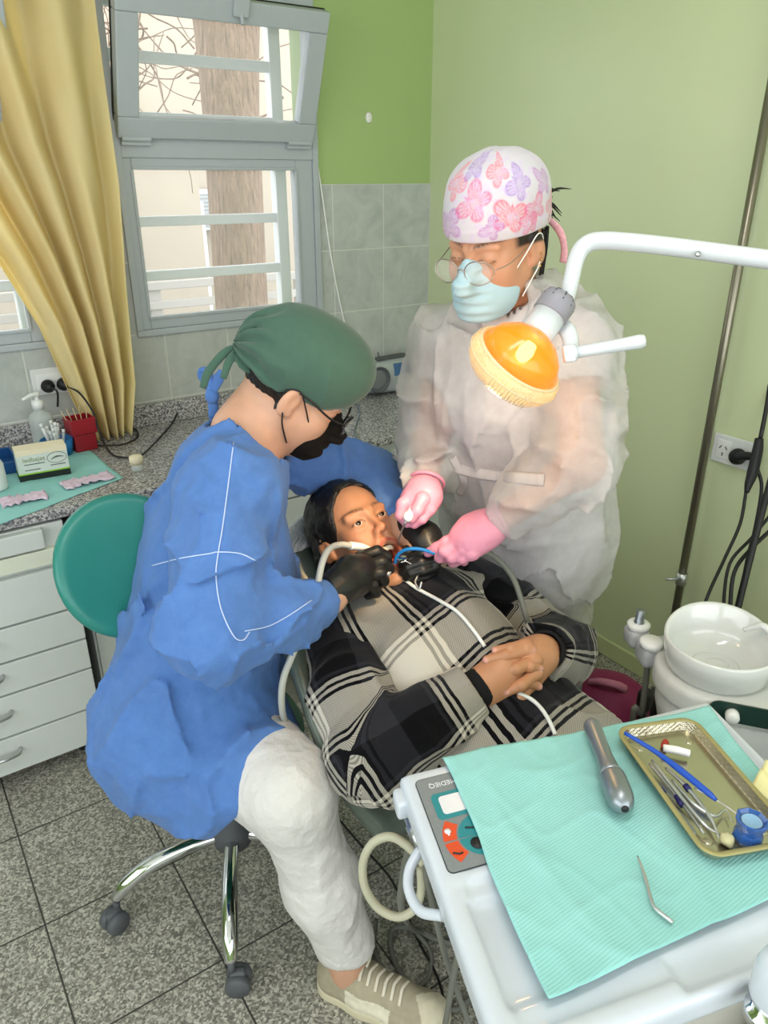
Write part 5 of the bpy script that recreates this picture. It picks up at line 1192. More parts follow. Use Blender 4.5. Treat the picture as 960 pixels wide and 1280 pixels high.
# ================================================================ the instrument table in front
M_encl = mat('glossy_white_enamel', '#c8ced8', .22, var=.01, coat=.3); M_under = mat('warm_grey_plastic', '#a9a79f', .5)
TZ = .90
tA, tB, tL = atz(499, 968, TZ), atz(757, 905, TZ), atz(588, 1275, TZ)
ex = nrm(tB-tA); ey = nrm(tL-tA-ex*((tL-tA)@ex)); ey = nrm(ey-.09*ex); TR = np.stack([ex, -ey, np.array((0, 0, 1.))], 1)   # local x right, y away from us
def tl(x, y, z=0): return tA+ex*x+ey*y+np.array((0, 0, z))                                            # x along the far edge, y towards us
def tloc(P): return (P-tA)@np.linalg.inv(np.stack([ex, ey, np.array((0, 0, 1.))], 1)).T
def tuv(u, v, z=TZ):
    p = tloc(atz(u, v, z)); return p[0], p[1]
TW, TD_ = .495, max(tuv(605, 1282)[1], tuv(930, 1222)[1])+.004
o = thing('instrument_table', 'white swivelling instrument table of the dental unit with a small control panel', 'table', (tl(TW/2, TD_/2)[0], tl(TW/2, TD_/2)[1], 0))
def rrect(x0, x1, y0, y1, r, n=6):
    P = []
    for cx, cy, a0 in ((x1-r, y1-r, 0), (x0+r, y1-r, 90), (x0+r, y0+r, 180), (x1-r, y0+r, 270)):
        for k in range(n+1):
            a = math.radians(a0+90*k/n); P.append((cx+r*math.cos(a), cy+r*math.sin(a)))
    return P
RT_ = np.stack([ex, ey, np.array((0, 0, 1.))], 1)
def tbox(m, x0, x1, y0, y1, z0, z1, bev=.002, seg=2): m.box(tl((x0+x1)/2, (y0+y1)/2, (z0+z1)/2), (abs(x1-x0), abs(y1-y0), z1-z0), RT_, bev, seg)
pw, pd_ = .108, .175                                                            # raised control panel block at the far left
def top(P):
    Q = tloc(P); x, y, z = Q[:, 0], Q[:, 1], Q[:, 2]
    slab = smax(np.maximum(np.abs(x-TW/2)-TW/2, np.abs(y-TD_/2)-TD_/2), np.abs(z+.024)-.018, .014)
    rim = smax(np.maximum(np.abs(x-TW/2)-TW/2, np.abs(y-TD_/2)-TD_/2), np.abs(z+.02)-.02, .012)
    inner = smax(np.maximum(np.abs(x-TW/2-.008)-TW/2+.022, np.abs(y-TD_/2+.004)-TD_/2+.022), -.005-z, .006)
    d = smax(rim, -inner, .006)
    blk = smax(np.maximum(np.abs(x-pw/2-.01)-pw/2, np.abs(y-pd_/2-.006)-pd_/2), np.abs(z+.01)-.0105, .008); d = smin(d, blk, .006)
    rec = smax(np.maximum(np.abs(x-.062)-.036, np.abs(y-.262)-.058), -.011-z, .012); d = smax(d, -rec, .008)
    rec2 = smax(np.maximum(np.abs(x-.33)-.13, np.abs(y-TD_+.03)-.018), -.010-z, .012); return smax(d, -rec2, .008)
lo, hi = bounds([tl(0, 0), tl(TW, 0), tl(0, TD_), tl(TW, TD_)], .05); lo[2] = TZ-.07; hi[2] = TZ+.02
vf = net(top, lo, hi, .0032, 2); mk('table_top', vf, M_encl, o)
m = MB(); tbox(m, .03, TW-.03, .02, TD_-.008, -.13, -.035, .012, 3); mk('housing', m.data(), M_under, o)
a0 = tl(.4, .1, -.12); m = MB(); m.tube([a0+np.array((0, 0, .01)), (1.12, .27, .775), (1.42, .36, .73), (1.5, .4, .45)], [.025, .028, .03, .035], 14, sub=6); mk('support_arm', m.data(), M_under, o)
# control panel face
M_pgrey = mat('panel_grey', '#7c8286', .5, var=.15, vscale=240); M_pteal = mat('panel_teal', '#12808a', .45); M_porange = mat('panel_orange', '#d24a24', .45); M_lcd = mat('panel_window', '#d6d9e2', .3); M_pline = mat('panel_black', '#1d2226', .5)
PX = lambda u, v: np.array(tuv(u, v, TZ+.0015))
def flat(name, pts, z, mtl, parent, th=.0006):
    m = MB(); m.prism([(p[0], p[1]) for p in pts], z, z+th, RT_, tA); return mk(name, m.data(), mtl, parent, smooth=False)
x0, y0 = PX(514, 979); x1, y1 = PX(622, 1080); y0 = max(y0, .012); x0 = .016; x1 = pw+.004; y1 = pd_-.008
z = .0024; cp = flat('control_panel', rrect(x0, x1, y0, y1, .007), z, M_pgrey, o)
flat('panel_border', rrect(x0-.001, x1+.001, y0-.001, y1+.001, .008), z-.0003, M_pline, cp)
w_, h_ = x1-x0, y1-y0
flat('window_surround', rrect(x0+.12*w_, x1, y0+.20*h_, y0+.49*h_, .007), z+.0005, M_pteal, cp); flat('window', rrect(x0+.21*w_, x1-.04*w_, y0+.245*h_, y0+.445*h_, .005), z+.001, M_lcd, cp)
ccx, ccy = x0+.60*w_, y0+.72*h_; rr = .031
def ring(r0, r1, a0, a1, n=10):
    A = [math.radians(a0+(a1-a0)*k/n) for k in range(n+1)]
    return [(ccx+r1*math.cos(a), ccy+r1*math.sin(a)) for a in A]+[(ccx+r0*math.cos(a), ccy+r0*math.sin(a)) for a in A[::-1]]
flat('orange_key', ring(rr*1.08, rr*1.62, 182, 218)[::-1], z+.0005, M_porange, cp); flat('orange_key', ring(rr*1.08, rr*1.62, 142, 178)[::-1], z+.0005, M_porange, cp)
flat('teal_key', ring(.001, rr, 182, 268)[::-1], z+.0005, M_pteal, cp); flat('teal_key', ring(.001, rr, 92, 178)[::-1], z+.0005, M_pteal, cp)
def sym(pts, r, mtl):
    m = MB(); m.tube([tl(x, y, z+.0015) for x, y in pts], r, 6); mk('key_symbol', m.data(), mtl, cp)
q = lambda r, a: (ccx+r*math.cos(math.radians(a)), ccy+r*math.sin(math.radians(a)))
m = MB(); m.lathe([(0, 0), (.0042, 0), (.0036, .001), (0, .0012)], 16, tl(*q(rr*1.42, 200), z+.001)); tbox(m, q(rr*1.42, 200)[0]-.0015, q(rr*1.42, 200)[0]+.0015, q(rr*1.42, 200)[1]+.003, q(rr*1.42, 200)[1]+.0065, z+.001, z+.002); mk('key_symbol', m.data(), M_lcd, cp)
sym([q(rr*1.55, 160), q(rr*1.38, 152), q(rr*1.25, 150)], .0012, M_pline); sym([q(rr*.75, 215), q(rr*.5, 225), q(rr*.35, 245)], .0012, M_pline)
m = MB(); m.lathe([(0, 0), (.0085, 0), (.0085, .0012), (0, .0012)], 22, tl(*q(rr*.55, 135), z+.0008)); mk('dark_hole', m.data(), M_dark, cp)
Rl = np.stack([-ex, -ey, np.array((0, 0, 1.))], 1)@np.diag([1, -1, 1])@np.diag([1, -1, 1])
text('panel_lettering', 'OLI MEDIEQ', .0105, tl(x0+.45*w_, y0+.10*h_, z+.0008), np.stack([-ex, ey, np.array((0, 0, 1.))], 1), M_lcd, cp)
# hose holder at its left side
m = MB(); P0 = tl(-.012, .13, -.02); m.tube([tl(.006, .085, -.045), tl(-.012, .10, -.055), tl(-.020, .125, -.06), tl(-.014, .155, -.06), tl(.006, .18, -.045)], .0065, 10, sub=6); mk('bail_handle', m.data(), M_encl, o)
m = MB(); tbox(m, -.012, .006, .008, .04, -.04, -.012, .005); mk('side_bracket', m.data(), M_encl, o)
m = MB(); a = at(512, 1020, 1.03); b = at(528, 1058, 1.0); m.tube([a, a*.7+b*.3, a*.7+b*.3, b], [.009, .009, .0115, .0115], 14); m.tube([b, b+(b-a)*.25], .008, 12); mk('hose_coupling', m.data(), M_steel, o)
m = MB(); b2 = b+(b-a)*.2; m.tube([b2, at(545, 1095, 1.0), at(556, 1130, 1.02)], .009, 12, sub=5); mk('coupling_sleeve', m.data(), M_clear, o)
# bottom right fitting: white knob on a grey bracket
m = MB(); tbox(m, .285, .36, TD_+.004, TD_+.08, -.16, -.04, .004); tbox(m, .345, .42, TD_-.02, TD_+.09, -.13, -.012, .005); mk('bracket', m.data(), mat('light_grey_metal', '#b4b4ac', .45), o, smooth=False)
kc = atz(962, 1262, TZ-.005); m = MB(); m.lathe([(0, -.012), (.022, -.012), (.022, 0), (.017, .001), (.017, .022), (0, .022)], 28, kc); kn = mk('knob_collar', m.data(), M_chrome, o); m = MB(); m.lathe([(0, .012), (.019, .012), (.0225, .022), (.0225, .055), (.019, .068), (.010, .077), (0, .079)], 32, kc); mk('knob', m.data(), M_encl, o)
# teal paper over it
pz_ = TZ+.0055
def drop(P):
    q = tloc(P); over = np.clip(-q[:, 1]-.003, 0, .1); P = P.copy(); P[:, 2] -= over*.9
    inp = (q[:, 0] < pw+.02) & (q[:, 1] < pd_); return P
cs = [atz(552, 946, pz_)[:2], atz(886, 885, pz_)[:2], atz(1045, 1085, pz_)[:2], atz(686, 1251, pz_)[:2]]
paper('paper_cover', 'large teal paper sheet spread over the instrument table', 'paper', [cs[3], cs[2], cs[1], cs[0]], pz_-.0005, M_teal, 9, .0035, 80, drop)
IZ = TZ+.010
def onp(u, v, z=0): return atz(u, v, IZ+z)
# silver handpiece body lying on the paper
a, b = onp(742, 912, .013), onp(776, 1000, .016); d = nrm(b-a); L = np.linalg.norm(b-a); R = zto(d); o = thing('handpiece', 'silver grey handpiece lying on the teal paper left of the metal tray', 'handpiece', (a+b)/2)
M_silver = mat('satin_silver', '#8f959b', .35, .75)
m = MB(); m.lathe([(0, -.012), (.0105, -.012), (.012, -.008), (.012, 0), (.0115, .2*L), (.0112, .42*L), (.0135, .62*L), (.0165, .70*L)], 28, a, R); mk('grip', m.data(), M_silver, o)
m = MB(); m.lathe([(.0165, .70*L), (.0170, .72*L), (.0172, .95*L), (.0165, L), (.013, L+.010), (.006, L+.016), (0, L+.017)], 28, a, R); hd_ = mk('head', m.data(), M_silver, o); m = MB(); m.lathe([(0, L+.0115), (.0045, L+.0115), (.0045, L+.018), (0, L+.018)], 16, a+np.array((0, 0, .002)), R); mk('socket_hole', m.data(), M_dark, hd_)
# bent metal tip
P = [onp(797, 1070, .002), onp(806, 1095, .002), onp(815, 1128, .002), onp(822, 1138, .002), onp(841, 1153, .002)]; m = MB(); m.tube(P, [.0009, .002, .0021, .0022, .0024], 12, sub=5); V, F = m.data(); o = mk('syringe_tip', (np.array(V)-P[2], F), M_steel); o.location = P[2]; tag(o, 'bent steel syringe tip lying alone on the teal paper', 'dental tool')
# yellowish paper fold at the right edge
G = []
pa, pb, pc, pe = onp(938, 985), onp(955, 958), onp(1010, 985), onp(985, 1025)
for i in range(14):
    r = []
    for j in range(14):
        s, q_ = i/13, j/13; p = (pa*(1-s)+pb*s)*(1-q_)+(pe*(1-s)+pc*s)*q_; r.append(p+np.array((0, 0, .004+.010*abs(math.sin(s*4+q_*2))*s)))
    G.append(r)
m = MB(); m.sheet(G, .0009); V, F = m.data(); o = mk('paper_wrapper', (np.array(V)-pa, F), mat('pale_yellow_paper', '#e6dfa8', .7, bump=.4, bscale=60)); o.location = pa; tag(o, 'folded pale yellow wrapper right of the metal tray', 'wrapper')
# ---------------- the metal tray with its tools
q1, q2, q3 = onp(768, 921), onp(914, 966), onp(882, 1083)
sy_ = q3-q1; Lt = np.linalg.norm(sy_); sy_ = nrm(sy_); sx_ = np.array((-sy_[1], sy_[0], 0)); Wt = (q2-q1)@sx_; RS = np.stack([sx_, sy_, np.array((0, 0, 1.))*np.sign(np.cross(sx_, sy_)[2])], 1)
RS[:, 2] = (0, 0, 1)
so = q1+np.array((0, 0, -.0022)); M_tray = mat('tray_steel', '#c9c2ac', .24, .9, var=.08); M_trim = mat('dull_gold_rim', '#a39a6a', .5, .35)
def sl(x, y, z): return so+RS@np.array((x, y, z))
o = thing('metal_tray', 'rectangular steel instrument tray with dull gold rim on the teal paper', 'tray', sl(Wt/2, Lt/2, 0))
def trayf(P):
    Q = (P-so)@RS; x, y, z = np.abs(Q[:, 0]-Wt/2), np.abs(Q[:, 1]-Lt/2), Q[:, 2]
    def rr(w, l, r): return np.hypot(np.maximum(x-w+r, 0), np.maximum(y-l+r, 0))-r
    k = .35*np.clip(z, 0, .02)
    o_ = np.maximum(rr(Wt/2-.006, Lt/2-.006, .016)-k, np.abs(z-.009)-.008); i_ = np.maximum(rr(Wt/2-.0078, Lt/2-.0078, .014)-k, .0035-z)
    return smax(o_, -i_, .0012)
lo, hi = bounds([sl(0, 0, 0), sl(Wt, 0, 0), sl(0, Lt, 0), sl(Wt, Lt, 0)], .012); mk('tray_body', net(trayf, lo, hi, .0013), M_tray, o)
m = MB(); m.tube([sl(x, y, .0165) for x, y in rrect(.0005, Wt-.0005, .0005, Lt-.0005, .02, 8)], .0036, 10, closed=True, flat=((0, 0, 1), .45)); mk('rim', m.data(), M_trim, o)
for k, (x, y) in enumerate(((.022, .03), (Wt-.022, .03), (.022, Lt-.03), (Wt-.022, Lt-.03))):
    m = MB(); m.sphere(sl(x, y, .0035), (.006, .006, .0016), None, 10); mk('foot_dimple', m.data(), M_tray, o)
TZ0 = IZ+.0035
def tool(name, label, pts, rad, mtl, bands=(), z=None, group=None, tip=None):
    P = [atz(u, v, TZ0+h) for u, v, h in pts]; o = thing(name, label, 'dental tool', P[len(P)//2], group=group); m = MB(); m.tube(P, rad, 12, sub=6); mk('shaft', m.data(), mtl, o)
    for (u, v, h), r in bands:
        p = atz(u, v, TZ0+h); d = nrm(P[-1]-P[0]); m = MB(); m.lathe([(r-.001, -.004), (r, -.004), (r, .004), (r-.001, .004)], 14, p, zto(d)); mk('marker_ring', m.data(), M_navy, o)
    return o
M_navy = mat('navy_rubber', '#1b1a5c', .5)
tool('applicator', 'long blue plastic applicator lying across the metal tray', [(781, 916, .022), (820, 940, .020), (852, 964, .018), (884, 990, .016), (895, 1000, .015)], [.0026, .0034, .0046, .0042, .0025], mat('royal_blue_plastic', '#1f4fb4', .35), tip=1)
tool('probe', 'steel probe with white handle and navy ring nearest the left wall of the metal tray', [(793, 945, .006), (812, 972, .006), (826, 990, .006), (864, 1036, .005), (868, 1045, .005), (872, 1058, .003)], [.0012, .0024, .0028, .003, .001, .0008], M_silver, [((827, 989, .006), .0042)])
tool('mouth_mirror', 'steel dental mirror handle with navy ring, second from the left wall of the metal tray', [(812, 955, .007), (838, 985, .007), (852, 1003, .007), (880, 1042, .005)], [.0022, .0026, .0024, .0013], M_steel, [((848, 998, .007), .004), ((851, 1004, .007), .004)])
tool('carver', 'slim steel carver under the blue applicator with a navy ring', [(832, 960, .010), (858, 984, .010), (886, 1020, .008), (899, 1048, .004)], [.0016, .0028, .0028, .0008], M_steel, [((859, 985, .010), .004)])
tool('scaler', 'plain steel scaler lying crosswise over the other tools in the metal tray', [(815, 950, .014), (846, 990, .013), (880, 1030, .010), (902, 1044, .004)], [.0014, .0024, .002, .0006], M_steel)
tool('excavator', 'thin hooked steel excavator pointing to the blue glass dish', [(840, 975, .012), (866, 1004, .010), (893, 1020, .007), (907, 1012, .005), (914, 1026, .004)], [.0015, .0026, .0022, .001, .0005], M_steel)
tool('explorer', 'fine wire explorer with bent end right of the blue applicator', [(868, 985, .012), (897, 1001, .010), (908, 1008, .006), (922, 1018, .005)], [.001, .001, .0009, .0007], M_steel)
p0, p1 = atz(829, 935, TZ0+.008), atz(862, 942, TZ0+.008); m = MB(); m.tube([p0, p0*.5+p1*.5+np.array((0, 0, .001)), p1], [.005, .0054, .005], 16, sub=4); V, F = m.data(); o = mk('cotton_roll', (np.array(V)-p0, F), mat('cotton_white', '#efedea', .95, bump=.4, bscale=200, bdist=.001)); o.location = p0; tag(o, 'white cotton roll in the far end of the metal tray', 'cotton roll')
p0 = atz(831, 930, TZ0+.003); m = MB(); m.sphere(p0, (.009, .005, .004), rotz(.4), 10); V, F = m.data(); V = np.array(V); V += .0014*noise3(V, 200, 3)[:, None]; o = mk('stained_cotton', (V-p0, F), mat('red_stain', '#a5372c', .8, var=.3, vscale=150)); o.location = p0; tag(o, 'small red stained cotton scrap behind the white roll', 'cotton')
p0 = atz(908, 1054, TZ0); m = MB(); m.sphere(p0+np.array((0, 0, .005)), (.010, .008, .006), rotz(.4), 10); V, F = m.data(); V = np.array(V); V += .0016*noise3(V, 180, 5)[:, None]; o = mk('cotton_pellet', (V-p0, F), mat('cream_cotton', '#c9c39b', .95)); o.location = p0; tag(o, 'cream cotton pellet beside the blue glass dish', 'cotton')
c = atz(934, 1048, TZ0+.001); o = thing('dappen_dish', 'blue glass dappen dish standing in the near right corner of the metal tray', 'dish', c)
M_bglass = mat('blue_glass', '#2a5fae', .05, alpha=.72, coat=.5)
m = MB(); m.lathe([(0, 0), (.0165, 0), (.0175, .004), (.0140, .013), (.0150, .019), (.0185, .030), (.0165, .031), (.011, .024), (0, .021)], 8, c); mk('glass_body', m.data(), M_bglass, o, smooth=False); m = MB(); m.lathe([(.006, .0235), (.010, .026), (.012, .0275), (.010, .028), (.005, .0245)], 24, c); mk('rim_ring', m.data(), mat('pale_blue_glass', '#9cc4e6', .1, alpha=.8), o)

# ================================================================ dental lamp
M_lampw = mat('lamp_white_enamel', '#d2d5da', .25, coat=.3); M_lampg = mat('lamp_grey_plastic', '#8e8b94', .45)
PO = np.array((1.80, .30, 0)); LD = 1.14; Lc = at(652, 446, LD); ax = cdir(-.47, -.60, .65)                 # the lamp looks away from us, down at the mouth
lx = cdir(.80, -.58, .0); lx = nrm(lx-ax*(lx@ax)); LRm = np.stack([lx, np.cross(ax, lx), ax], 1)
o = thing('dental_lamp', 'lit dental lamp with yellow glowing reflector on a white bent arm', 'lamp', Lc)
R0 = .070
t = NT('amber_dichroic_glass'); t.b.inputs['Base Color'].default_value = lin('#e88a12'); t.b.inputs['Roughness'].default_value = .15; t.b.inputs['Alpha'].default_value = .62
t.b.inputs['Emission Color'].default_value = lin('#ff8f08'); t.b.inputs['Emission Strength'].default_value = .42; M_refl = t.m
m = MB(); m.lathe([(.004, -.046), (.020, -.044), (.040, -.034), (.056, -.019), (R0-.003, .004), (R0-.006, .004), (.053, -.018), (.038, -.031), (.019, -.0405), (.004, -.0425), (.004, -.046)], 44, Lc, LRm, 1.0, .92); mk('reflector', m.data(), M_refl, o)
M_shield = mat('ribbed_clear_shield', '#f4dcae', .15, alpha=.34, var=.3, vscale=160, bump=.6, bscale=120, bdist=.002)
m = MB(); m.lathe([(R0-.002, .003), (R0+.006, .006), (R0+.008, .018), (R0+.004, .034), (R0-.006, .046), (R0-.030, .053), (0, .055), (0, .053), (R0-.030, .051), (R0-.008, .044), (R0+.002, .033), (R0+.006, .018), (R0+.004, .008)], 52, Lc, LRm, 1.0, .92); mk('clear_shield', m.data(), M_shield, o)
m = MB(); m.tube([Lc+LRm@np.array(((R0+.0)*math.cos(a), (R0+.0)*.92*math.sin(a), .004)) for a in np.linspace(0, 2*PI, 53)[:-1]], .0026, 8, closed=True); m.tube([Lc+LRm@np.array(((R0+.008)*math.cos(a), (R0+.008)*.92*math.sin(a), .02)) for a in np.linspace(0, 2*PI, 53)[:-1]], .0014, 6, closed=True)
for k in range(12):
    for a in (-1.75+k*.09, .9+k*.08): m.tube([Lc+LRm@np.array(((R0+.009)*math.cos(a), (R0+.009)*.92*math.sin(a), .010)), Lc+LRm@np.array(((R0+.003)*math.cos(a), (R0+.003)*.92*math.sin(a), .040))], .0010, 6)
mk('shield_rim', m.data(), mat('cream_clear_rim', '#f0dcb4', .2, alpha=.75), o)
bp_ = Lc+ax*-.012; m = MB(); m.lathe([(0, -.016), (.009, -.013), (.0125, 0), (.011, .012), (.006, .018), (0, .019)], 20, bp_, LRm); mk('bulb', m.data(), mat('lit_bulb', '#fff4c8', .3, emit='#ffe08a', estr=14), o)
# neck with ribbed knob, arm and handle
n0, n1, n2 = at(672, 416, LD+.015), at(688, 392, LD+.02), at(702, 371, LD+.02); d = nrm(n2-n0); R = zto(d); L1 = np.linalg.norm(n2-n0)
m = MB(); m.lathe([(0, -.014), (.024, -.014), (.0265, -.006), (.0265, L1*.48), (0, L1*.48)], 30, n0, R); mk('neck', m.data(), M_lampw, o)
m = MB(); m.lathe([(.0265, L1*.48), (.0285, L1*.5), (.0285, L1*.86), (.025, L1*.98), (.015, L1*1.06), (0, L1*1.08)], 36, n0, R); kb = mk('tension_knob', m.data(), M_lampg, o)
for k in range(10):
    a = 2*PI*k/10; m = MB(); p = n0+R@np.array((.0275*math.cos(a), .0275*math.sin(a), L1*.80)); m.tube([p, p+R@np.array((-.004*math.cos(a), -.004*math.sin(a), .012)), p+R@np.array((-.014*math.cos(a), -.014*math.sin(a), .0175))], .0018, 6, sub=3); mk('vent_slot', m.data(), M_gap, kb)
m = MB(); m.tube([at(706, 382, LD+.035), at(714, 350, LD+.03), at(720, 325, LD+.025), at(730, 308, LD+.02), at(748, 301, LD+.015), at(790, 303, LD), at(860, 311, LD-.02), at(965, 325, LD-.05), at(1100, 342, LD-.09), PO+np.array((0, 0, 1.47))], [.0125, .0125, .013, .0135, .0135, .0135, .0135, .0135, .0135, .0135], 18, sub=6); mk('arm', m.data(), M_lampw, o); m = MB(); m.tube([PO+np.array((0, 0, .02)), PO+np.array((0, 0, 1.5))], .022, 18); m.lathe([(0, 0), (.06, 0), (.06, .02), (.03, .03), (0, .03)], 24, PO); mk('post', m.data(), M_lampw, o)
p = at(872, 318, LD-.036); m = MB(); m.lathe([(0, 0), (.004, 0), (.004, .003), (0, .004)], 12, p, zto(-FW)); mk('arm_screw', m.data(), M_steel, o)
m = MB(); m.tube([at(690, 404, LD+.04), at(706, 410, LD+.03), at(713, 424, LD+.02), at(714, 440, LD+.01)], [.012, .014, .013, .012], 12, sub=6, flat=(FW, .5)); mk('yoke', m.data(), M_lampw, o)
h0, h1 = at(706, 443, LD+.0), at(806, 426, LD-.02); d = nrm(h1-h0); R = zto(d); L2 = np.linalg.norm(h1-h0)
m = MB(); m.lathe([(0, 0), (.012, 0), (.0125, .016), (.010, .018), (0, .018)], 20, h0, R); m.box(h0+d*.006, (.026, .026, .018), R, .003); mk('handle_clamp', m.data(), M_lampw, o)
m = MB(); m.lathe([(.009, .016), (.0092, .03), (.0098, L2*.7), (.0108, L2-.008), (.009, L2), (0, L2+.002)], 22, h0, R); mk('handle', m.data(), M_lampw, o)
l = bpy.data.lights.new('lamp_beam', 'SPOT'); l.energy = 11.5; l.color = (1, .70, .38); l.spot_size = math.radians(38); l.spot_blend = .6; l.shadow_soft_size = .02
q_ = bpy.data.objects.new('lamp_beam', l); C.objects.link(q_); q_.parent = o; pb_ = Lc+ax*.065; tgt = hp_(.085, 0, -.06); q_.location = pb_-Lc; q_.rotation_euler = Vector(tgt-pb_).to_track_quat('-Z', 'Y').to_euler()
l = bpy.data.lights.new('lamp_glow', 'POINT'); l.energy = 1.3; l.color = (1, .52, .20); l.shadow_soft_size = .02; q_ = bpy.data.objects.new('lamp_glow', l); C.objects.link(q_); q_.parent = o; q_.location = ax*.075

# ================================================================ cuspidor unit by the right wall
M_cer = mat('white_ceramic', '#d3d5d3', .12, var=.01, coat=.4); M_unit = mat('unit_white_plastic', '#c9cac6', .35, var=.02); M_unitg = mat('unit_grey_plastic', '#aeb0b4', .4)
cz = .80; bcx = atz(900, 806, cz); bcx[2] = 0; BX = bcx
o = thing('cuspidor_unit', 'white dental spittoon unit with round bowl near the right wall', 'spittoon', BX)
def bw(x, y, z): return BX+np.array((x, y, z))
m = MB(); m.lathe([(0, cz-.075), (.05, cz-.068), (.082, cz-.060), (.096, cz-.042), (.101, cz-.01), (.103, cz+.010), (.1, cz+.014), (.0945, cz+.010), (.091, cz-.018), (.080, cz-.042), (.05, cz-.051), (0, cz-.054)], 56, bw(0, 0, 0)); 
V, F = m.data(); V = np.array(V); r = V-BX; up_ = np.clip((r[:, 2]-cz+.02)/.03, 0, 1)*np.clip((r@np.array((.6, .5, 0)))/.1, 0, 1); V[:, 2] += up_*.03; mk('bowl', (V, F), M_cer, o)
m = MB(); m.lathe([(0, cz-.052), (.020, cz-.052), (.022, cz-.047), (.019, cz-.044), (0, cz-.043)], 28, bw(.005, .0, 0)); m.lathe([(.040, cz-.050), (.044, cz-.047), (.042, cz-.046)], 40, bw(0, 0, 0)); mk('drain_cover', m.data(), M_cer, o)
sd = nrm((RT*.95-FW*np.array((1, 1, 0))*.35)*np.array((1, 1, 0)))       # the cabinet runs off to the right
def body(P):
    r = P-bw(0, 0, 0); a = np.clip(r@sd, 0, .6); h = r[:, 2]
    w = np.linalg.norm((r-np.outer(a, sd))[:, :2], axis=1)
    up1 = smax(w-.112, np.abs(h-cz+.078)-.026, .012); low = smax(w-.1-.25*np.clip(h-cz+.14, -.12, 0), np.abs(h-cz+.32)-.22, .03)
    return np.minimum(up1, low)
cab = net(body, BX+np.array((-.2, -.75, .2)), BX+np.array((.75, .25, cz)), .007); mk('cabinet', cab, M_unit, o)
pp = atz(935, 893, cz-.12); c = at(935, 890, 1.30)
r_ = lambda P: None
pn = nrm(np.cross(sd, (0, 0, 1))); pn = pn if pn@FW < 0 else -pn; pc_ = BX+sd*.16+pn*.126+np.array((0, 0, cz-.155)); Rp = np.stack([sd, np.cross(pn, sd), pn], 1); Rp[:, 1] = (0, 0, 1); hit = project_on(cab, [(931, 893)], .001); pc_ = hit[0]-sd*.012 if hit else pc_
m = MB(); m.prism(rrect(-.05, .12, -.02, .02, .019), 0, .004, Rp, pc_); sw = mk('switch_panel', m.data(), mat('dark_green_panel', '#1f3a34', .4), o, smooth=False)
for x in (-.01, .07):
    m = MB(); m.lathe([(0, 0), (.011, 0), (.012, .004), (.012, .016), (.010, .019), (0, .02)], 20, pc_+Rp@np.array((x, 0, .004)), zto(pn)); mk('switch_knob', m.data(), M_wp, sw)
m = MB(); m.tube([at(975, 800, 1.42), at(955, 783, 1.44), at(945, 783, 1.45), at(930, 787, 1.47)], [.008, .007, .005, .0045], 12, sub=6); m.tube([at(975, 800, 1.42), at(980, 860, 1.40)], .009, 10); mk('water_spout', m.data(), M_cer, o)
# hose holders on its left
hh = at(812, 815, 1.55); m = MB(); m.box(hh, (.045, .055, .05), rotz(-.5), .012, 3); m.box(hh+np.array((.02, .05, .005)), (.045, .05, .04), rotz(-.5), .012, 3); m.box(hh+np.array((.045, .0, -.005)), (.08, .05, .03), rotz(-.5), .008, 3); hb = mk('hose_holder', m.data(), M_unitg, o)
m = MB(); m.lathe([(0, .01), (.022, .01), (.024, .022), (.020, .026), (0, .026)], 24, hh+np.array((-.008, -.006, .01))); m.lathe([(0, .01), (.022, .01), (.024, .022), (.020, .026), (0, .026)], 24, hh+np.array((.022, .05, .012))); mk('holder_cap', m.data(), M_wp, hb)
f0 = hh+np.array((.022, .05, .03)); m = MB(); m.lathe([(0, 0), (.011, 0), (.011, .01), (.009, .011), (.010, .022), (.008, .024), (.009, .036), (0, .038)], 18, f0); mk('hose_nozzle', m.data(), M_silver, hb)
M_hose = mat('grey_hose', '#6f7069', .5); M_blackhose = mat('black_hose', '#121314', .45)
m = MB(); m.tube([hh+np.array((0, 0, -.02)), hh+np.array((.0, -.005, -.15)), at(793, 885, 1.60), at(788, 930, 1.66)], .0065, 10, sub=6); mk('suction_hose', m.data(), M_hose, o)
m = MB(); m.tube([at(838, 830, 1.62), at(832, 855, 1.64), at(822, 880, 1.68), at(815, 905, 1.72), at(800, 960, 1.9)], .011, 12, sub=6); mk('drain_hose', m.data(), M_blackhose, o)
m = MB(); p = at(806, 875, 1.95); m.lathe([(.014, -.03), (.02, -.02), (.02, .02), (.014, .03), (0, .03)], 16, p); m.tube([p, (p[0], p[1], .03)], .012, 10); mk('pipe_fitting', m.data(), M_dark, o)
# steel pole with its hook
pb = atx(815, 900, 1.96); px_, py_ = 1.962, 1.19
o = thing('steel_pole', 'thin steel drip pole standing against the green wall', 'pole', (px_, py_, 0)); m = MB(); m.tube([(px_, py_, .02), (px_, py_, 2.2)], .0125, 16); mk('shaft', m.data(), mat('worn_steel', '#8b8577', .3, .9), o); m = MB(); m.lathe([(0, 0), (.035, 0), (.035, .012), (.018, .02), (0, .02)], 24, (px_-.0, py_, 0)); mk('foot', m.data(), M_gplast, o)
hz = atx(850, 722, px_)[2]; m = MB(); m.lathe([(.013, -.02), (.0165, -.02), (.0165, .02), (.013, .02)], 18, (px_, py_, hz)); m.tube([(px_, py_, hz), (px_-.03, py_+.015, hz), (px_-.045, py_+.025, hz-.002)], .0045, 8); mk('clamp_hook', m.data(), M_steel, o)
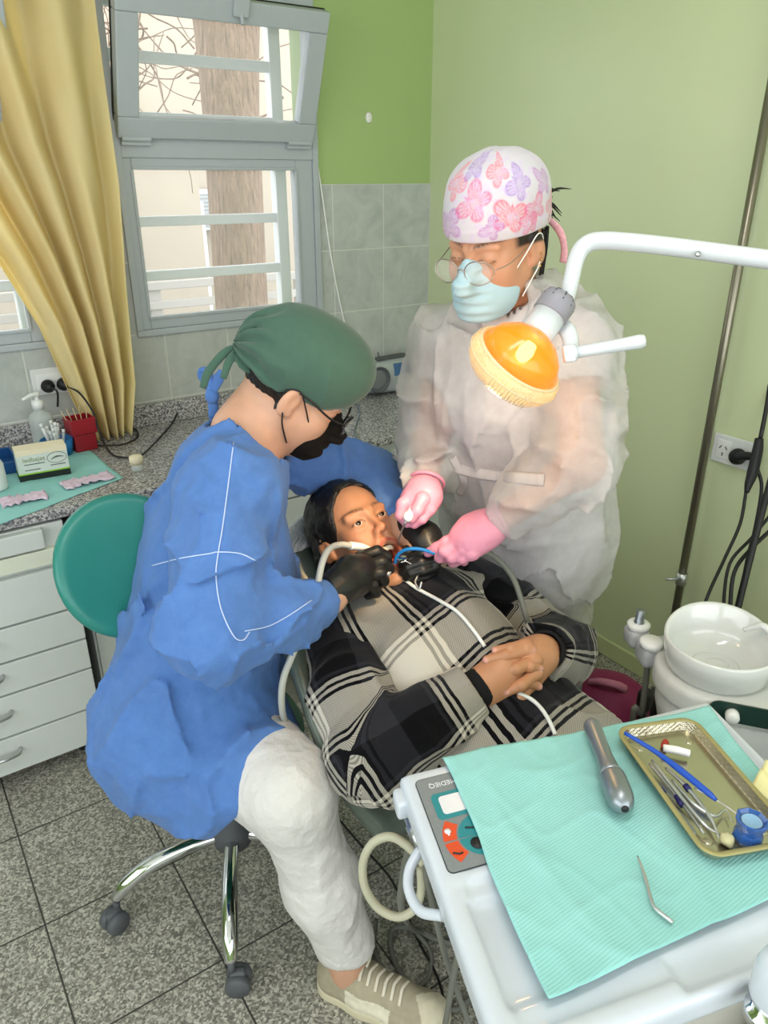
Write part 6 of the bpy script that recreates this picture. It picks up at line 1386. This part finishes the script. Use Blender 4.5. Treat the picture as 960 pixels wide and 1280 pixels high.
# wall socket with big black plug and cables
c = atx(918, 565, XW-.006); o = thing('wall_socket', 'white double socket on the green wall beside the steel pole', 'socket', c)
m = MB(); m.box(c, (.010, .135, .085), None, .003); pl_ = mk('plate', m.data(), M_sock, o, smooth=False); m = MB(); m.box(c+np.array((-.0055, .032, 0)), (.003, .042, .055), None, .001); mk('module', m.data(), M_wp, pl_, smooth=False); m = MB()
for dy, dz, a in ((.041, .006, .6), (.023, .006, -.6), (.032, -.014, 0)): m.box(c+np.array((-.0072, dy, dz)), (.001, .003, .011), rotx(a))
mk('socket_slots', m.data(), M_gap, pl_, smooth=False)
s0 = c+np.array((-.008, -.022, -.004)); o = thing('power_cable', 'black plug with cables hanging from the wall socket behind the spittoon', 'cable', s0)
m = MB(); m.lathe([(0, 0), (.022, 0), (.024, .008), (.021, .022), (.012, .03), (0, .03)], 22, s0, zto((-1, 0, 0))); m.tube([s0+np.array((-.02, 0, 0)), at(935, 570, 2.10), at(944, 572, 2.08)], [.014, .012, .010], 12, sub=4); mk('plug', m.data(), M_dark, o)
m = MB(); m.tube([at(949, 548, 2.06), at(947, 563, 2.06), at(941, 590, 2.06), at(936, 605, 2.06), at(933, 616, 2.06)], [.011, .014, .015, .011, .006], 12, sub=4); mk('inline_connector', m.data(), M_dark, o)
for k, (pts, r) in enumerate((([(933, 612, 2.06), (925, 655, 2.06), (905, 700, 2.04), (882, 752, 2.0), (872, 800, 2.0)], .0045), ([(950, 550, 2.06), (958, 510, 2.05), (964, 470, 2.05)], .006), ([(946, 583, 2.08), (952, 610, 2.08), (944, 660, 2.06), (934, 700, 2.05), (922, 765, 2.0)], .005), ([(966, 640, 2.05), (940, 672, 2.04), (912, 705, 2.02), (904, 760, 2.0), (903, 800, 2.0)], .0045), ([(972, 655, 2.04), (940, 685, 2.03), (918, 715, 2.0), (912, 765, 1.98)], .0055))):
    m = MB(); m.tube(J(*pts), r, 8, sub=6); mk('cable', m.data(), M_blackhose, o)
m = MB(); m.tube(J((975, 560, 2.0), (950, 650, 2.0), (920, 770, 2.0), (910, 820, 2.0), (895, 880, 2.05))+[np.array((1.6, .95, .02))], .009, 10, sub=5); P0 = at(950, 650, 2.0); V, F = m.data(); o = mk('thick_hose', (np.array(V)-P0, F), M_blackhose); o.location = P0; tag(o, 'thick straight black hose crossing in front of the hanging cables', 'hose')
# burgundy backpack on the floor by the wall
bc_ = np.array((1.47, 1.05, 0)); o = thing('backpack', 'burgundy backpack standing on the floor beyond the patient', 'bag', bc_)
M_bag = mat('burgundy_nylon', '#7a1447', .6, var=.1, bump=.3, bscale=40, bdist=.004); Rb_ = rotz(.6)
bag = lambda P: (lambda Q: smax(smin(ell(Q, (0, 0, .17), (.14, .18, .2)), ell(Q, (-.09, -.02, .12), (.09, .13, .12)), .03), -Q[:, 2]+.004, .03)-.004*noise3(P, 14, 4))((P-bc_)@Rb_)
mk('bag_body', net(bag, bc_+np.array((-.26, -.26, -.02)), bc_+np.array((.26, .26, .44)), .007), M_bag, o)
m = MB(); m.tube([bc_+Rb_@np.array((.13*math.cos(a)*.9-.01, .16*math.sin(a), .24+.10*math.cos(a*2)*.3)) for a in np.linspace(-2.6, 2.6, 24)], .004, 8); mk('zip', m.data(), mat('pink_zip', '#a3486f', .5), o)
m = MB(); tp = bc_+Rb_@np.array((-.03, 0, .362)); m.tube([tp+Rb_@np.array((0, -.045, 0)), tp+Rb_@np.array((-.02, -.02, .022)), tp+Rb_@np.array((-.02, .02, .022)), tp+Rb_@np.array((0, .045, 0))], .009, 8, sub=5, flat=((1, 0, 0), 1.3)); mk('grab_handle', m.data(), mat('dusty_pink_webbing', '#b5708c', .8), o)

# ================================================================ tools and tubes in use
M_tube = mat('pale_grey_tube', '#b9bab3', .4)
o = thing('drill_handpiece', 'pale grey drill handpiece with hose in the near black glove', 'dental tool', at(437, 683, 1.50))
m = MB(); m.tube(J((437, 682, 1.52), (452, 684, 1.545), (466, 690, 1.56), (478, 697, 1.575)), [.0085, .0085, .007, .006], 14, sub=5); mk('grip', m.data(), M_wp, o); m = MB(); m.lathe([(0, 0), (.006, 0), (.006, .012), (0, .013)], 16, at(483, 699, 1.58)); m.tube([at(483, 700, 1.58), at(488, 705, 1.585)], .0012, 6); mk('turbine_head', m.data(), M_steel, o)
m = MB(); m.tube(J((438, 682, 1.52), (424, 681, 1.49), (411, 687, 1.45), (403, 703, 1.42), (397, 730, 1.395), (390, 760, 1.37), (378, 790, 1.355), (364, 822, 1.35), (354, 850, 1.36), (352, 880, 1.40), (357, 905, 1.46), (372, 940, 1.55)), .0065, 10, sub=8); mk('hose', m.data(), M_tube, o)
o = thing('suction_tip', 'bright blue curved suction tip under the pointing pink finger', 'dental tool', at(510, 688, 1.54))
m = MB(); m.tube(J((494, 704, 1.565), (496, 696, 1.56), (503, 689, 1.55), (514, 686, 1.54), (528, 687, 1.535), (545, 692, 1.525), (560, 695, 1.52)), .0038, 10, sub=6); mk('tip', m.data(), M_bluep, o)
m = MB(); m.tube(J((560, 695, 1.52), (585, 692, 1.54), (606, 690, 1.56), (625, 702, 1.58), (641, 722, 1.585), (651, 748, 1.58), (658, 772, 1.575), (668, 800, 1.60)), .006, 10, sub=7); mk('hose', m.data(), M_hose, o)
o = thing('mouth_mirror', 'small round mouth mirror held at the patient mouth by the far black glove', 'dental tool', at(503, 699, 1.55))
c = at(503, 699, 1.553); R = zto(cdir(-.3, .75, -.6)); m = MB(); m.lathe([(0, 0), (.0105, 0), (.0115, .0015), (.010, .0025), (0, .0025)], 24, c, R); mk('mirror_disc', m.data(), M_chrome, o); m = MB(); m.tube([c+R@np.array((.011, 0, .001)), at(514, 705, 1.55), at(530, 712, 1.56)], [.0012, .0018, .0022], 8, sub=4); mk('handle', m.data(), M_steel, o)
o = thing('air_syringe', 'white triple syringe with thin metal tip in the upper pink glove', 'dental tool', at(509, 645, 1.51))
m = MB(); m.sphere(at(510, 646, 1.505), (.010, .009, .011), None, 10); m.tube(J((510, 646, 1.505), (519, 634, 1.53), (526, 620, 1.56)), [.008, .009, .010], 12); mk('syringe_head', m.data(), M_wp, o); m = MB(); m.tube(J((507, 652, 1.51), (502, 664, 1.535), (497, 680, 1.57)), [.0022, .0018, .0014], 8, sub=4); mk('metal_tip', m.data(), M_steel, o)
clip = project_on(joinvf(net(coatP, *bounds([nbP, rsP, lsP, hiP], .25), .008)), dense([(480, 727), (500, 722), (520, 735), (548, 750), (572, 765), (592, 788), (606, 808)], 5), .006)
o = thing('bib_tube', 'thin white suction tube lying across the patient coat from mouth to waist', 'tube', clip[0] if len(clip) else at(520, 735, 1.5))
p1 = J((489, 708, 1.555), (487, 716, 1.53))+clip; m = MB(); m.tube(p1, .0038, 8); mk('tube', m.data(), M_wp, o)
cl2 = project_on(net(coatP, *bounds([nbP, rsP, lsP, hiP], .25), .008), dense([(648, 866), (664, 874), (676, 885), (686, 900), (694, 918)], 5), .006); m = MB()
if len(cl2) > 2: m.tube(cl2, .0038, 8); mk('tube', m.data(), M_wp, o)
m = MB(); m.tube(J((522, 720, 1.52), (519, 728, 1.51), (524, 736, 1.50), (527, 727, 1.50)), .0022, 8, sub=4); mk('clip', m.data(), M_steel, o)
# hoses hanging at the left of the table
M_beige = mat('beige_hose', '#b3b09a', .45)
o = thing('coiled_hose', 'beige hose looping out beside the instrument table', 'hose', at(490, 1095, 1.03))
m = MB(); m.tube(J((530, 1080, .99), (510, 1058, 1.0), (488, 1046, 1.01), (466, 1054, 1.02), (454, 1078, 1.03), (456, 1108, 1.04), (472, 1134, 1.05), (496, 1146, 1.05), (516, 1138, 1.05), (526, 1116, 1.05), (526, 1085, 1.04)), .0062, 10, sub=8); mk('hose', m.data(), M_beige, o)
gl = lambda u, v, z=.012: atz(u, v, z)
for k, (lab, pts, r, mt) in enumerate((('grey hose hanging straight from the table edge down past the coil', [at(530, 1062, 1.0), at(536, 1110, 1.05), at(550, 1170, 1.15), at(563, 1215, 1.25), at(590, 1290, 1.3)], .005, M_hose),
     ('grey hose crossing the straight one towards the photo bottom', [at(572, 1130, 1.05), at(576, 1170, 1.1), at(566, 1225, 1.2), at(555, 1290, 1.3)], .005, M_hose),
     ('pale grey tube coiled on the floor between sneaker and table', [at(512, 1060, 1.05), at(504, 1100, 1.15), at(502, 1135, 1.3), gl(515, 1160, .06), gl(550, 1175), gl(572, 1165), gl(590, 1150), gl(600, 1180), gl(560, 1178), gl(520, 1162), gl(494, 1160), gl(488, 1180), gl(500, 1215), gl(530, 1245), gl(570, 1262), gl(600, 1240), gl(600, 1290)], .0065, M_hose),
     ('grey tube looped on the floor nearest the sneaker laces', [gl(470, 1150), gl(468, 1185, .03), gl(482, 1215, .04), gl(510, 1235, .03), gl(535, 1222), gl(538, 1190), gl(520, 1165, .02), gl(505, 1140), gl(560, 1120), gl(600, 1100)], .0055, M_hose),
     ('thin black cable running over the floor under the chair', [gl(422, 1022), gl(450, 1055), gl(482, 1090), gl(500, 1120), gl(520, 1170), gl(550, 1230), gl(560, 1300)], .003, M_blackhose))):
    cordthing('floor_hose', lab, pts, r, mt, 8, 'hose')
c = gl(572, 1120, 0); o = thing('foot_control', 'navy blue foot control under the instrument table', 'foot control', (c[0]+.03, c[1]-.02, 0))
m = MB(); m.box((c[0]+.05, c[1]-.03, .075), (.2, .24, .14), rotz(-.3), .03, 3); mk('housing', m.data(), mat('navy_plastic', '#141b3a', .5), o); m = MB(); m.lathe([(0, .14), (.06, .14), (.065, .15), (.06, .162), (0, .165)], 28, (c[0]+.05, c[1]-.03, 0)); mk('pedal', m.data(), M_dark, o)
